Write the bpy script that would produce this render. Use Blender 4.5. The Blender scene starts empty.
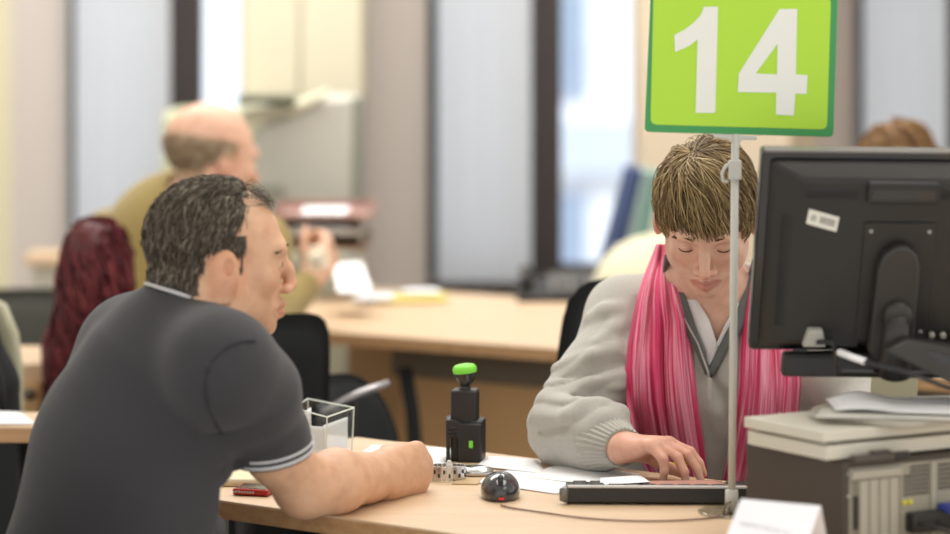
import bpy, bmesh, math, random
import numpy as np
from mathutils import Vector, Matrix, Euler
random.seed(7); rng = np.random.default_rng(7)
SC = bpy.context.scene; COL = SC.collection
PI = math.pi

# ------------------------------------------------------------------ camera, world, light, exposure
FPX, YH, CAMZ = 2640.0, 3.0, 1.5
cam_d = bpy.data.cameras.new('camera'); cam = bpy.data.objects.new('camera', cam_d); COL.objects.link(cam)
cam.location = (0, 0, CAMZ); cam.rotation_euler = (PI/2, 0, 0)
cam_d.sensor_width = 36; cam_d.lens = FPX/950*36
cam_d.shift_y = -(267-YH)/950
cam_d.clip_end = 100
cam_d.dof.use_dof = True; cam_d.dof.focus_distance = 4.18; cam_d.dof.aperture_fstop = 1.9; cam_d.dof.aperture_blades = 0
SC.camera = cam
SC.view_settings.view_transform = 'Standard'; SC.view_settings.look = 'None'
SC.view_settings.gamma = 1; SC.view_settings.exposure = 0.08; SC.view_settings.use_curve_mapping = False
SC.cycles.use_denoising = True
world = bpy.data.worlds.new('world'); SC.world = world; world.use_nodes = True
bg = world.node_tree.nodes['Background']; bg.inputs[0].default_value = (1.0, 0.975, 0.935, 1); bg.inputs[1].default_value = 1.15

def area(name, loc, rot, sx, sy, power, col=(1, .98, .95)):
    l = bpy.data.lights.new(name, 'AREA'); l.shape = 'RECTANGLE'; l.size = sx; l.size_y = sy; l.energy = power; l.color = col
    o = bpy.data.objects.new(name, l); COL.objects.link(o); o.location = loc; o.rotation_euler = rot
    return o
area('ceiling_lamp', (0.2, 4.6, 2.95), (0, 0, 0), 1.8, 1.2, 36)
area('ceiling_lamp', (-0.6, 7.0, 2.95), (0, 0, 0), 2.4, 1.2, 80)
area('ceiling_lamp', (1.6, 3.2, 2.95), (0, 0, 0), 1.2, 1.2, 14)

# ------------------------------------------------------------------ helpers
def P(px, py, Y): return Vector(((px-475)*Y/FPX, Y, CAMZ-(py-YH)*Y/FPX))
def DK(px, py, z=.74):                       # the point of a level surface that shows at this pixel
    Y = FPX*(CAMZ-z)/(py-YH); return Vector(((px-475)*Y/FPX, Y, z))
def lin(c):
    return tuple(((v/255)/12.92 if v/255 <= .04045 else ((v/255+.055)/1.055)**2.4) for v in c)
OFF = {}
def mat(name, c, rough=.6, metal=0, bump=0, bscale=200, var=0, vscale=6, spec=.5, trans=0, alpha=1, emit=0, sss=0, sheen=0, coat=0, ior=1.45):
    m = bpy.data.materials.new(name); m.use_nodes = True; nt = m.node_tree; b = nt.nodes['Principled BSDF']
    c = lin(c)+(1,)
    b.inputs['Base Color'].default_value = c; b.inputs['Roughness'].default_value = rough; b.inputs['Metallic'].default_value = metal
    b.inputs['Specular IOR Level'].default_value = spec; b.inputs['Transmission Weight'].default_value = trans
    b.inputs['Alpha'].default_value = alpha; b.inputs['IOR'].default_value = ior
    b.inputs['Sheen Weight'].default_value = sheen; b.inputs['Coat Weight'].default_value = coat
    if sss: b.inputs['Subsurface Weight'].default_value = sss; b.inputs['Subsurface Radius'].default_value = (.012, .005, .003); b.inputs['Subsurface Scale'].default_value = 1
    if emit: b.inputs['Emission Color'].default_value = c; b.inputs['Emission Strength'].default_value = emit
    tc = nt.nodes.new('ShaderNodeTexCoord')
    if var:
        n = nt.nodes.new('ShaderNodeTexNoise'); n.inputs['Scale'].default_value = vscale; n.inputs['Detail'].default_value = 5
        nt.links.new(tc.outputs['Object'], n.inputs['Vector'])
        mx = nt.nodes.new('ShaderNodeMixRGB'); mx.inputs[1].default_value = tuple(v*(1-var) for v in c[:3])+(1,); mx.inputs[2].default_value = tuple(min(1, v*(1+var)) for v in c[:3])+(1,)
        nt.links.new(n.outputs['Fac'], mx.inputs[0]); nt.links.new(mx.outputs[0], b.inputs['Base Color'])
    if bump:
        n2 = nt.nodes.new('ShaderNodeTexNoise'); n2.inputs['Scale'].default_value = bscale; n2.inputs['Detail'].default_value = 3
        nt.links.new(tc.outputs['Object'], n2.inputs['Vector'])
        bp = nt.nodes.new('ShaderNodeBump'); bp.inputs['Strength'].default_value = bump; bp.inputs['Distance'].default_value = .002
        nt.links.new(n2.outputs['Fac'], bp.inputs['Height']); nt.links.new(bp.outputs[0], b.inputs['Normal'])
    return m
def wood(name, c1, c2, angle=-35, rough=.42):
    m = mat(name, c1, rough); nt = m.node_tree; b = nt.nodes['Principled BSDF']
    tc = nt.nodes.new('ShaderNodeTexCoord'); mp = nt.nodes.new('ShaderNodeMapping'); mp.inputs['Rotation'].default_value[2] = math.radians(-angle)
    mp.inputs['Scale'].default_value = (1.5, 30, 30)
    n = nt.nodes.new('ShaderNodeTexNoise'); n.inputs['Scale'].default_value = 3; n.inputs['Detail'].default_value = 6; n.inputs['Distortion'].default_value = .4
    r = nt.nodes.new('ShaderNodeValToRGB'); r.color_ramp.elements[0].color = lin(c2)+(1,); r.color_ramp.elements[1].color = lin(c1)+(1,)
    r.color_ramp.elements[0].position = .3; r.color_ramp.elements[1].position = .6
    nt.links.new(tc.outputs['Object'], mp.inputs[0]); nt.links.new(mp.outputs[0], n.inputs['Vector']); nt.links.new(n.outputs['Fac'], r.inputs[0]); nt.links.new(r.outputs[0], b.inputs['Base Color'])
    return m
def tag(o, label=None, cat=None, group=None, kind=None):
    if label: o['label'] = label
    if cat: o['category'] = cat
    if group: o['group'] = group
    if kind: o['kind'] = kind
    return o
def smooth_path(pts, n=6):
    out = []; m = len(pts)
    for i in range(m-1):
        p0, p1, p2, p3 = pts[max(i-1, 0)], pts[i], pts[i+1], pts[min(i+2, m-1)]
        for k in range(n): t = k/n; out.append(.5*((2*p1)+(p2-p0)*t+(2*p0-5*p1+4*p2-p3)*t*t+(3*p1-p0-3*p2+p3)*t*t*t))
    return out+[pts[-1]]
def thing(name, label, cat, loc, group=None):
    o = bpy.data.objects.new(name, None); COL.objects.link(o); o.location = loc; o.empty_display_size = .05
    OFF[o] = Vector(loc); return tag(o, label, cat, group)
def link(name, V, F, m, parent=None, loc=None, smooth=False, bevel=0, seg=2, attrs=None, mats=None, midx=None):
    """V world-space vertices (list or array), F faces (list or Nx4/Nx3 array)"""
    V = np.asarray([tuple(v) for v in V] if not isinstance(V, np.ndarray) else V, dtype=np.float64)
    if parent is not None: off = OFF[parent]
    else:
        if loc is None: loc = ((V[:, 0].min()+V[:, 0].max())/2, (V[:, 1].min()+V[:, 1].max())/2, V[:, 2].min())
        off = Vector(loc)
    V = V-np.array(off)
    me = bpy.data.meshes.new(name)
    if isinstance(F, np.ndarray):
        n = F.shape[1]
        me.vertices.add(len(V)); me.vertices.foreach_set('co', V.ravel())
        me.loops.add(F.size); me.loops.foreach_set('vertex_index', F.ravel().astype(np.int32))
        me.polygons.add(len(F)); me.polygons.foreach_set('loop_start', np.arange(0, F.size, n, dtype=np.int32))
        me.update(calc_edges=True)
    else:
        me.from_pydata([tuple(v) for v in V], [], F); me.update()
    if smooth: me.polygons.foreach_set('use_smooth', np.ones(len(me.polygons), dtype=bool))
    for k, a in (attrs or {}).items():
        a = np.asarray(a, dtype=np.float32)
        if a.ndim == 2:
            at = me.color_attributes.new(k, 'FLOAT_COLOR', 'POINT'); c = np.ones((len(a), 4), np.float32); c[:, :3] = a; at.data.foreach_set('color', c.ravel())
        else:
            at = me.attributes.new(k, 'FLOAT', 'POINT'); at.data.foreach_set('value', a)
    o = bpy.data.objects.new(name, me); COL.objects.link(o)
    for mm in ([m] if not mats else mats): me.materials.append(mm)
    if midx is not None: me.polygons.foreach_set('material_index', np.asarray(midx, dtype=np.int32))
    if parent is not None: o.parent = parent
    else: o.location = off
    OFF[o] = Vector(off)
    if bevel:
        b = o.modifiers.new('bevel', 'BEVEL'); b.width = bevel; b.segments = seg; b.limit_method = 'ANGLE'; b.angle_limit = math.radians(35)
        b.harden_normals = False
        me.polygons.foreach_set('use_smooth', np.ones(len(me.polygons), dtype=bool))
        try:
            me.set_sharp_from_angle(angle=math.radians(50))
        except Exception: pass
    return o
class B:
    """collects simple solids in world space, to be linked as one mesh"""
    def __init__(s): s.V = []; s.F = []
    def add(s, V, F):
        n = len(s.V); s.V += [tuple(v) for v in V]; s.F += [tuple(i+n for i in f) for f in F]; return s
    def box(s, c, d, R=None):
        R = R or Matrix.Identity(3); c = Vector(c); x, y, z = d[0]/2, d[1]/2, d[2]/2
        V = [c+R@Vector((i*x, j*y, k*z)) for i in (-1, 1) for j in (-1, 1) for k in (-1, 1)]
        return s.add(V, [(0, 1, 3, 2), (4, 6, 7, 5), (0, 4, 5, 1), (2, 3, 7, 6), (0, 2, 6, 4), (1, 5, 7, 3)])
    def prism(s, pts, vec):
        vec = Vector(vec); n = len(pts); V = [Vector(p) for p in pts]+[Vector(p)+vec for p in pts]
        F = [tuple(range(n))[::-1], tuple(range(n, 2*n))]+[(i, (i+1) % n, (i+1) % n+n, i+n) for i in range(n)]
        return s.add(V, F)
    def tube(s, pts, r, n=8, caps=True, flat=None):
        pts = [Vector(p) for p in pts]; m = len(pts); rr = r if isinstance(r, (list, tuple)) else [r]*m
        T = [(pts[min(i+1, m-1)]-pts[max(i-1, 0)]).normalized() for i in range(m)]
        up = Vector((0, 0, 1)) if abs(T[0].z) < .9 else Vector((1, 0, 0)); a = T[0].cross(up).normalized(); V = []
        for i in range(m):
            a = (a-T[i]*a.dot(T[i])).normalized(); b = T[i].cross(a)
            for k in range(n):
                t = 2*PI*k/n; V.append(pts[i]+(a*math.cos(t)+b*math.sin(t)*(flat or 1))*rr[i])
        F = [(i*n+k, i*n+(k+1) % n, (i+1)*n+(k+1) % n, (i+1)*n+k) for i in range(m-1) for k in range(n)]
        if caps: F += [tuple(range(n))[::-1], tuple(range((m-1)*n, m*n))]
        return s.add(V, F)
    def lathe(s, o, ax, prof, n=24, wave=None, ell=1, ref=None):
        o = Vector(o); ax = Vector(ax).normalized(); up = Vector(ref) if ref is not None else (Vector((0, 0, 1)) if abs(ax.z) < .9 else Vector((1, 0, 0)))
        a = ax.cross(up).normalized(); b = ax.cross(a); V = []
        for h, r in prof:
            for k in range(n):
                t = 2*PI*k/n; q = r+(wave(t, h) if wave else 0); V.append(o+ax*h+(a*math.cos(t)+b*math.sin(t)*ell)*q)
        m = len(prof)
        F = [(i*n+k, i*n+(k+1) % n, (i+1)*n+(k+1) % n, (i+1)*n+k) for i in range(m-1) for k in range(n)]
        F += [tuple(range(n))[::-1], tuple(range((m-1)*n, m*n))]
        return s.add(V, F)
    def link(s, name, m, parent=None, **k): return link(name, s.V, s.F, m, parent, **k)
def RZ(deg): return Matrix.Rotation(math.radians(deg), 3, 'Z')
def frame(fwd, up=(0, 0, 1)):
    f = Vector(fwd).normalized(); r = f.cross(Vector(up)).normalized(); u = r.cross(f)
    return Matrix((r, f, u)).transposed()      # columns: right, forward, up
def sheet(name, corners, m, parent=None, nx=10, ny=8, bend=.0, thick=.0004, label=None, cat=None, group=None, curl=None):
    """a sheet of paper between four corners (world), gently bent upwards"""
    c = [Vector(v) for v in corners]; V = []; F = []
    for j in range(ny+1):
        for i in range(nx+1):
            u, v = i/nx, j/ny; p = (c[0]*(1-u)+c[1]*u)*(1-v)+(c[3]*(1-u)+c[2]*u)*v
            V.append(p+Vector((0, 0, bend*math.sin(PI*u)*(.4+.6*v)+(curl(u, v) if curl else 0))))
    w = nx+1
    for j in range(ny):
        for i in range(nx): F.append((j*w+i, j*w+i+1, (j+1)*w+i+1, (j+1)*w+i))
    o = link(name, V, F, m, parent, smooth=True)
    sd = o.modifiers.new('thickness', 'SOLIDIFY'); sd.thickness = thick; sd.offset = 0
    if label: tag(o, label, cat, group)
    return o

class SDF:
    """smooth-blended solid on a grid, turned into a mesh by surface nets"""
    def __init__(s, lo, hi, h):
        s.lo = np.array(lo, float); s.h = h; s.n = np.ceil((np.array(hi)-s.lo)/h).astype(int)+1
        s.F = np.full(tuple(s.n), .2, np.float32)
    def op(s, f, lo, hi, k, sub):
        pad = k+3*s.h
        i0 = np.maximum(np.floor((np.array(lo)-pad-s.lo)/s.h).astype(int), 0); i1 = np.minimum(np.ceil((np.array(hi)+pad-s.lo)/s.h).astype(int)+1, s.n)
        if (i1 <= i0).any(): return
        ax = [(s.lo[a]+s.h*np.arange(i0[a], i1[a])).astype(np.float32) for a in range(3)]
        d = f(ax[0][:, None, None], ax[1][None, :, None], ax[2][None, None, :]).astype(np.float32)
        sl = tuple(slice(i0[a], i1[a]) for a in range(3)); A = s.F[sl]
        if sub:
            d = -d; hh = np.maximum(k-np.abs(A-d), 0)/k; s.F[sl] = np.maximum(A, d)+hh*hh*k*.25
        else:
            hh = np.maximum(k-np.abs(A-d), 0)/k; s.F[sl] = np.minimum(A, d)-hh*hh*k*.25
    def cone(s, a, b, ra, rb, k=.02, flat=None, sub=False):
        a = np.array(a, float); b = np.array(b, float); ab = b-a; L = max(ab@ab, 1e-12); R = max(ra, rb)
        def f(x, y, z):
            dx, dy, dz = x-a[0], y-a[1], z-a[2]
            t = np.clip((dx*ab[0]+dy*ab[1]+dz*ab[2])/L, 0, 1)
            dx, dy, dz = dx-t*ab[0], dy-t*ab[1], dz-t*ab[2]
            q = dx*dx+dy*dy+dz*dz
            if flat is not None:
                e = dx*flat[0][0]+dy*flat[0][1]+dz*flat[0][2]; q = q+(1/flat[1]**2-1)*e*e
                return (np.sqrt(q)-(ra+t*(rb-ra)))*flat[1]**.5
            return np.sqrt(q)-(ra+t*(rb-ra))
        s.op(f, np.minimum(a, b)-R, np.maximum(a, b)+R, k, sub); return s
    def chain(s, pts, rr, k=.02, k2=None, flat=None, sub=False):
        for i in range(len(pts)-1): s.cone(pts[i], pts[i+1], rr[i], rr[i+1], k if i == 0 else (k2 or k), flat, sub)
    def ell(s, c, r, k=.02, R=None, sub=False):
        c = np.array(c, float); Rm = np.array(R if R is not None else Matrix.Identity(3)); r = np.array(r, float); M = r.max()
        def f(x, y, z):
            dx, dy, dz = x-c[0], y-c[1], z-c[2]; q0 = 0; q1 = 0
            for a in range(3):
                l = dx*Rm[0, a]+dy*Rm[1, a]+dz*Rm[2, a]; q0 = q0+(l/r[a])**2; q1 = q1+(l/r[a]**2)**2
            k0 = np.sqrt(q0); return k0*(k0-1)/np.maximum(np.sqrt(q1), 1e-6)
        s.op(f, c-M, c+M, k, sub); return s
    def plane(s, p, n, k=.003, lo=None, hi=None):            # cut away everything on the side n points to (within lo..hi)
        p = np.array(p, float); n = np.array(n, float); n /= np.linalg.norm(n)
        def f(x, y, z): return -((x-p[0])*n[0]+(y-p[1])*n[1]+(z-p[2])*n[2])
        s.op(f, lo if lo is not None else s.lo, hi if hi is not None else s.lo+s.n*s.h, k, True); return s
    def disp(s, fn, band=.02):
        idx = np.nonzero(np.abs(s.F) < band); c = [s.lo[a]+s.h*idx[a] for a in range(3)]
        s.F[idx] += fn(*c).astype(np.float32)
    def ray(s, px, py, y0=None, y1=None):
        """depth at which the camera ray through this point of the view meets the solid"""
        y0 = y0 if y0 is not None else s.lo[1]; y1 = y1 if y1 is not None else s.lo[1]+s.h*(s.n[1]-1)
        Y = np.arange(y0, y1, s.h*.5); X = (px-475)*Y/FPX; Z = CAMZ-(py-YH)*Y/FPX
        i = np.stack([(X-s.lo[0])/s.h, (Y-s.lo[1])/s.h, (Z-s.lo[2])/s.h]); j = np.round(i).astype(int)
        ok = ((j >= 0) & (j < s.n[:, None])).all(0); j = np.clip(j, 0, s.n[:, None]-1); v = np.where(ok, s.F[j[0], j[1], j[2]], 1)
        w = np.nonzero(v < 0)[0]; return Y[w[0]] if len(w) else None
    def mesh(s):
        F = s.F; F[0] = F[-1] = .1; F[:, 0] = F[:, -1] = .1; F[:, :, 0] = F[:, :, -1] = .1
        I = F < 0; nx, ny, nz = F.shape
        c = np.zeros((nx-1, ny-1, nz-1), np.int8)
        for a in (0, 1):
            for b in (0, 1):
                for d in (0, 1): c += I[a:nx-1+a, b:ny-1+b, d:nz-1+d]
        idx = np.argwhere((c > 0) & (c < 8)); del c
        N = len(idx); acc = np.zeros((N, 3)); cnt = np.zeros(N)
        cs = [(a, b, d) for a in (0, 1) for b in (0, 1) for d in (0, 1)]
        vals = {q: F[idx[:, 0]+q[0], idx[:, 1]+q[1], idx[:, 2]+q[2]] for q in cs}
        for p in cs:
            for ax in range(3):
                if p[ax]: continue
                q = list(p); q[ax] = 1; q = tuple(q); va, vb = vals[p], vals[q]; m = (va < 0) != (vb < 0)
                t = np.where(m, va/np.where(m, va-vb, 1), 0); e = np.array(p, float)[None]+np.zeros((N, 3)); e[:, ax] += t
                acc += e*m[:, None]; cnt += m
        V = s.lo+s.h*(idx+acc/cnt[:, None])
        vid = np.full((nx-1, ny-1, nz-1), -1, np.int32); vid[idx[:, 0], idx[:, 1], idx[:, 2]] = np.arange(N)
        Q = []
        for ax in range(3):
            sl0 = [slice(None)]*3; sl1 = [slice(None)]*3; sl0[ax] = slice(0, -1); sl1[ax] = slice(1, None)
            d = I[tuple(sl0)] != I[tuple(sl1)]; e = np.argwhere(d); b, c2 = (ax+1) % 3, (ax+2) % 3
            e = e[(e[:, b] > 0) & (e[:, c2] > 0) & (e[:, b] < F.shape[b]-1) & (e[:, c2] < F.shape[c2]-1)]
            inn = I[e[:, 0], e[:, 1], e[:, 2]]
            def g(db, dc):
                f = e.copy(); f[:, b] += db; f[:, c2] += dc; return vid[f[:, 0], f[:, 1], f[:, 2]]
            q = np.stack([g(-1, -1), g(0, -1), g(0, 0), g(-1, 0)], 1); q[~inn] = q[~inn][:, ::-1]; Q.append(q)
        return V, np.concatenate(Q)
    def link(s, name, m, parent=None, attrs=None, **k):
        V, Q = s.mesh(); return link(name, V, Q, m, parent, smooth=True, attrs=attrs(V) if attrs else None, **k)

# ------------------------------------------------------------------ materials
M = {}
M['desk_wood'] = wood('desk_wood', (216, 188, 156), (207, 177, 143))
M['desk_edge'] = wood('desk_edge', (190, 150, 108), (172, 132, 92))
M['brown_panel'] = mat('brown_panel', (222, 180, 130), .6, var=.05)
M['black_plastic'] = mat('black_plastic', (38, 37, 37), .42)
M['black_gloss'] = mat('black_gloss', (26, 26, 28), .16, coat=.5)
M['monitor_black'] = mat('monitor_black', (38, 36, 34), .42, bump=.12, bscale=900)
M['dark_fabric'] = mat('dark_fabric', (33, 35, 37), .95, bump=.3, bscale=700)
M['steel'] = mat('steel', (200, 200, 200), .25, metal=1)
M['grey_metal'] = mat('grey_metal', (150, 150, 148), .5)
M['white_paper'] = mat('white_paper', (243, 243, 245), .8)
M['cream_plastic'] = mat('cream_plastic', (206, 202, 188), .5)
M['green_bright'] = mat('green_bright', (130, 225, 70), .4)
M['glass'] = mat('glass', (255, 255, 255), .02, trans=1, ior=1.3)
def thin_glass(name, tint=(1, 1, 1), refl=.08, rough=.03):
    m = bpy.data.materials.new(name); m.use_nodes = True; nt = m.node_tree; nt.nodes.remove(nt.nodes['Principled BSDF'])
    t = nt.nodes.new('ShaderNodeBsdfTransparent'); t.inputs[0].default_value = tuple(tint)+(1,); g = nt.nodes.new('ShaderNodeBsdfGlossy'); g.inputs['Roughness'].default_value = rough
    lw = nt.nodes.new('ShaderNodeLayerWeight'); pw = nt.nodes.new('ShaderNodeMath'); pw.operation = 'POWER'; pw.inputs[1].default_value = 4; nt.links.new(lw.outputs['Facing'], pw.inputs[0])
    f = nt.nodes.new('ShaderNodeMath'); f.operation = 'MULTIPLY_ADD'; f.inputs[1].default_value = .5; f.inputs[2].default_value = .04; nt.links.new(pw.outputs[0], f.inputs[0])
    x = nt.nodes.new('ShaderNodeMixShader'); nt.links.new(f.outputs[0], x.inputs[0])
    nt.links.new(t.outputs[0], x.inputs[1]); nt.links.new(g.outputs[0], x.inputs[2]); nt.links.new(x.outputs[0], nt.nodes['Material Output'].inputs[0]); return m
M['pane'] = thin_glass('pane', (.96, .98, .98))

# ------------------------------------------------------------------ setting
WALLY = 8.5
def wx(px, Y=WALLY): return (px-475)*Y/FPX
def wz(py, Y=WALLY): return CAMZ-(py-YH)*Y/FPX
floor_m = mat('floor_grey_vinyl', (176, 170, 160), .5, var=.06, vscale=3)
f_ = B(); f_.box((0, 5, -.05), (9, 9, .1)); tag(f_.link('floor', floor_m), 'grey vinyl floor', kind='structure')
wall_m = mat('wall_pinkish_grey', (200, 190, 184), .9, var=.02, vscale=1)
wall_cream = mat('wall_cream', (212, 204, 176), .9, var=.02, vscale=1)
wall_beige = mat('wall_beige', (218, 202, 178), .9, var=.02, vscale=1)
frame_dark = mat('window_frame_dark', (62, 54, 52), .5)
line_dark = mat('blind_rail_grey', (76, 84, 94), .5)
H_ = 3.1
def wallseg(name, x0, x1, m, y0=WALLY, z0=0, z1=H_, th=.3):
    b = B(); b.box(((x0+x1)/2, y0+th/2, (z0+z1)/2), (x1-x0, th, z1-z0)); return tag(b.link(name, m), None, kind='structure')
wallseg('wall_back', wx(-900), wx(12), wall_cream)
wallseg('wall_back', wx(12), wx(72), wall_m)
wallseg('wall_back', wx(365), wx(427), wall_m)
wallseg('wall_back', wx(240), wx(365), wall_cream)
wallseg('wall_back', wx(637), wx(815), wall_beige)
wallseg('wall_back', wx(815), wx(855), wall_m)
wallseg('wall_back', wx(1060), wx(1700), wall_cream)
SILL = .61
for a, b_ in ((72, 240), (427, 637), (855, 1060)):
    wallseg('wall_back', wx(a), wx(b_), wall_m, z0=0, z1=SILL)
# windows: dark frame, pane
pane_m = M['pane']
for i, (a, b_, f0, f1) in enumerate(((72, 240, 168, 199), (427, 637, 527, 562), (855, 1060, 944, 975))):
    w = B(); d = .09
    x0, x1 = wx(a), wx(b_)
    w.box((wx((f0+f1)/2), WALLY+.10, (SILL+H_)/2), (wx(f1)-wx(f0), d, H_-SILL))
    w.box(((x0+x1)/2, WALLY+.12, SILL+.015), (x1-x0, .06, .05))
    w.box((x0+.012, WALLY+.12, (SILL+H_)/2), (.024, .06, H_-SILL)); 
    wf = tag(w.link('window_%d' % (i+1), frame_dark, loc=(wx(f0), WALLY+.1, SILL), bevel=.004), None, kind='structure')
    g = B(); g.box(((wx(f1)+x1)/2, WALLY+.12, (SILL+.04+H_)/2), (x1-wx(f1), .006, H_-SILL-.04)); g.link('window_pane', pane_m, wf)
    g = B(); g.box(((wx(f0)+x0)/2, WALLY+.12, (SILL+.04+H_)/2), (wx(f0)-x0, .006, H_-SILL-.04)); g.link('window_pane', pane_m, wf)
    s_ = B(); s_.box(((x0+x1)/2, WALLY-.04, SILL-.015), (x1-x0, .16, .03)); tag(s_.link('trim_%d' % (i+1), frame_dark, bevel=.004), None, kind='structure')
# roller panel blinds pulled over the left half of each window
blind_m = mat('blind_fabric', (224, 226, 230), .9)
nt = blind_m.node_tree; bs = nt.nodes['Principled BSDF']; tr = nt.nodes.new('ShaderNodeBsdfTranslucent'); tr.inputs[0].default_value = (.86, .9, .98, 1)
mx = nt.nodes.new('ShaderNodeMixShader'); mx.inputs[0].default_value = .5; out = nt.nodes['Material Output']
nt.links.new(bs.outputs[0], mx.inputs[1]); nt.links.new(tr.outputs[0], mx.inputs[2]); nt.links.new(mx.outputs[0], out.inputs[0])
for i, (a, b_, lab) in enumerate(((78, 172, 'bluish white panel blind over the leftmost window'), (438, 531, 'bluish white panel blind over the middle window, above the tan desk'), (861, 944, 'bluish white panel blind at the right, above the brown-haired person'))):
    r = thing('panel_blind', lab, 'blind', (wx(a), WALLY-.05, SILL+.1), 'panel blinds')
    b = B(); n = 14; x0, x1 = wx(a), wx(b_); V = []; 
    for k in range(n+1):
        x = x0+(x1-x0)*k/n
        for z in (wz(296), 3.05): V.append((x, WALLY-.055+.006*math.sin(k*1.9), z))
    F = [(2*k, 2*k+2, 2*k+3, 2*k+1) for k in range(n)]
    o = link('fabric_panel', V, F, blind_m, r, smooth=True)
    b = B(); b.box(((x0+x1)/2, WALLY-.055, wz(298)), (x1-x0, .02, .025)); b.link('bottom_rail', M['grey_metal'], r, bevel=.003)
    b = B(); b.box((wx(a-3), WALLY-.03, (SILL+3.05)/2), (.024, .05, 3.05-SILL)); b.link('side_rail', line_dark, r, bevel=.003)
# building across the street
ob = thing('building', 'white building across the street seen through the windows', 'building', (0, 26, -3))
fac = mat('facade_white', (236, 240, 250), .9, emit=0); fac2 = mat('facade_grey', (196, 205, 222), .9); gl = mat('facade_window', (150, 165, 190), .3)
b = B(); b.box((0, 30, 4), (30, 8, 18)); b.link('wall', fac, ob)
b = B()
for k in range(-3, 5): b.box((0, 25.9, -2.9+k*2.2+3), (30, .3, .5))
b.link('ledge', fac2, ob)
for kz in range(-1, 3):
    for kx in range(-5, 6):
        b = B(); b.box((kx*2.3+.55, 25.97, kz*2.2+1.2), (1.1, .1, 1.25)); b.link('window', gl, ob)
sun = bpy.data.lights.new('daylight_sun', 'SUN'); sun.energy = 3.2; sun.angle = .3; sun.color = (.95, .97, 1)
so = bpy.data.objects.new('daylight_sun', sun); COL.objects.link(so); so.rotation_euler = (math.radians(42), 0, math.radians(12))
# ceiling keeps the sun out of the room
b = B(); b.box((0, 4.9, 3.16), (12, 7.8, .12)); tag(b.link('ceiling', mat('ceiling_white', (225, 222, 214), .9)), None, kind='structure')

# ------------------------------------------------------------------ desks
DE = Vector((.819, -.574, 0)); DN = Vector((.574, .819, 0)); D0 = Vector((-.38, 4.029, 0))
def desk(name, label, o, e, n, L0, L1, W, ztop, edge_m=M['desk_edge'], panel=M['grey_metal'], legm=M['grey_metal'], inset=.12, leg_s=(.06, .94)):
    r = thing(name, label, 'desk', tuple(o+e*L0)[:2]+(0,))
    c = [o+e*L0, o+e*L1, o+e*L1+n*W, o+e*L0+n*W]
    b = B(); b.prism([Vector((p.x, p.y, ztop-.003)) for p in c], (0, 0, .003)); b.link('worktop', M['desk_wood'], r)
    b = B(); b.prism([Vector((p.x, p.y, ztop-.028)) for p in c], (0, 0, .0249)); b.link('edge_band', edge_m, r)
    ang = math.degrees(math.atan2(e.y, e.x)); R = RZ(ang); L = L1-L0
    q = o+e*((L0+L1)/2)+n*(W*.62)
    b = B(); b.box((q.x, q.y, ztop-.028-.2), (L*.86, .018, .40), R); b.link('modesty_panel', panel, r)
    for t in leg_s:
        for w_ in (.12, .88):
            q = o+e*(L0+L*t)+n*(W*w_); b = B(); b.box((q.x, q.y, (ztop-.028)/2), (.04, .04, ztop-.028), R); b.link('leg', legm, r, bevel=.004)
    return r
desk('desk', 'light wood service desk in front with stamp, mouse and computer on it', D0, DE, DN, -.2, 1.65, .585, .74)
# background desk
e2 = Vector((.866, -.5, 0)); n2 = Vector((.5, .866, 0)); o2 = DK(330, 332); o2.z = 0
desk('desk', 'light wood desk behind the black rubber stamp, with yellow folder on it', o2, e2, n2, -.45, 1.9, .86, .74, panel=M['brown_panel'], legm=M['dark_fabric'], leg_s=(.08, .9))
r = [o for o in bpy.data.objects if o.get('label', '').startswith('light wood desk behind')][0]
mp_ = o2+e2*.95+n2*.2
b = B(); b.box((mp_.x, mp_.y, .31), (1.75, .02, .62), RZ(-30)); b.link('front_panel', M['brown_panel'], r)
b = B(); b.box((mp_.x, mp_.y, .665), (1.78, .05, .085), RZ(-30)); b.link('rail', mat('dark_rail', (128, 118, 102), .6), r)
b = B(); b.tube([P(405, 368, 6.06), P(412, 410, 6.03), Vector((P(432, 500, 5.95).x, 5.95, 0))], .017, 8); b.link('leg', M['dark_fabric'], r)
# left desk
o3 = P(-190, 433, 4.72); o3.z = 0
desk('desk', 'light wood desk at the left edge with white paper on top', o3, Vector((1, 0, 0)), Vector((0, 1, 0)), -.5, .405, .17, .742, panel=M['dark_fabric'], legm=M['dark_fabric'])
sheet('paper_sheet', [DK(-60, 425, .744), DK(36, 424, .744), DK(20, 412, .744), DK(-40, 412, .744)], M['white_paper'], label='white paper on the desk at the left edge', cat='paper', bend=.002)
# far left counter
fl = thing('counter', 'far wooden counter by the leftmost wall behind the dark red hair', 'counter', (wx(50, 7.6), 7.6, 0))
b = B(); b.box((wx(58, 7.6), 7.7, wz(264,7.5)), (.20, .2, .03)); b.link('worktop', M['desk_wood'], fl, bevel=.003)
b = B(); b.box((wx(57, 7.6), 7.72, (wz(262,7.5)-.015)/2), (.16, .16, wz(262,7.5)-.015)); b.link('cabinet_body', M['cream_plastic'], fl, bevel=.003)
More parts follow.
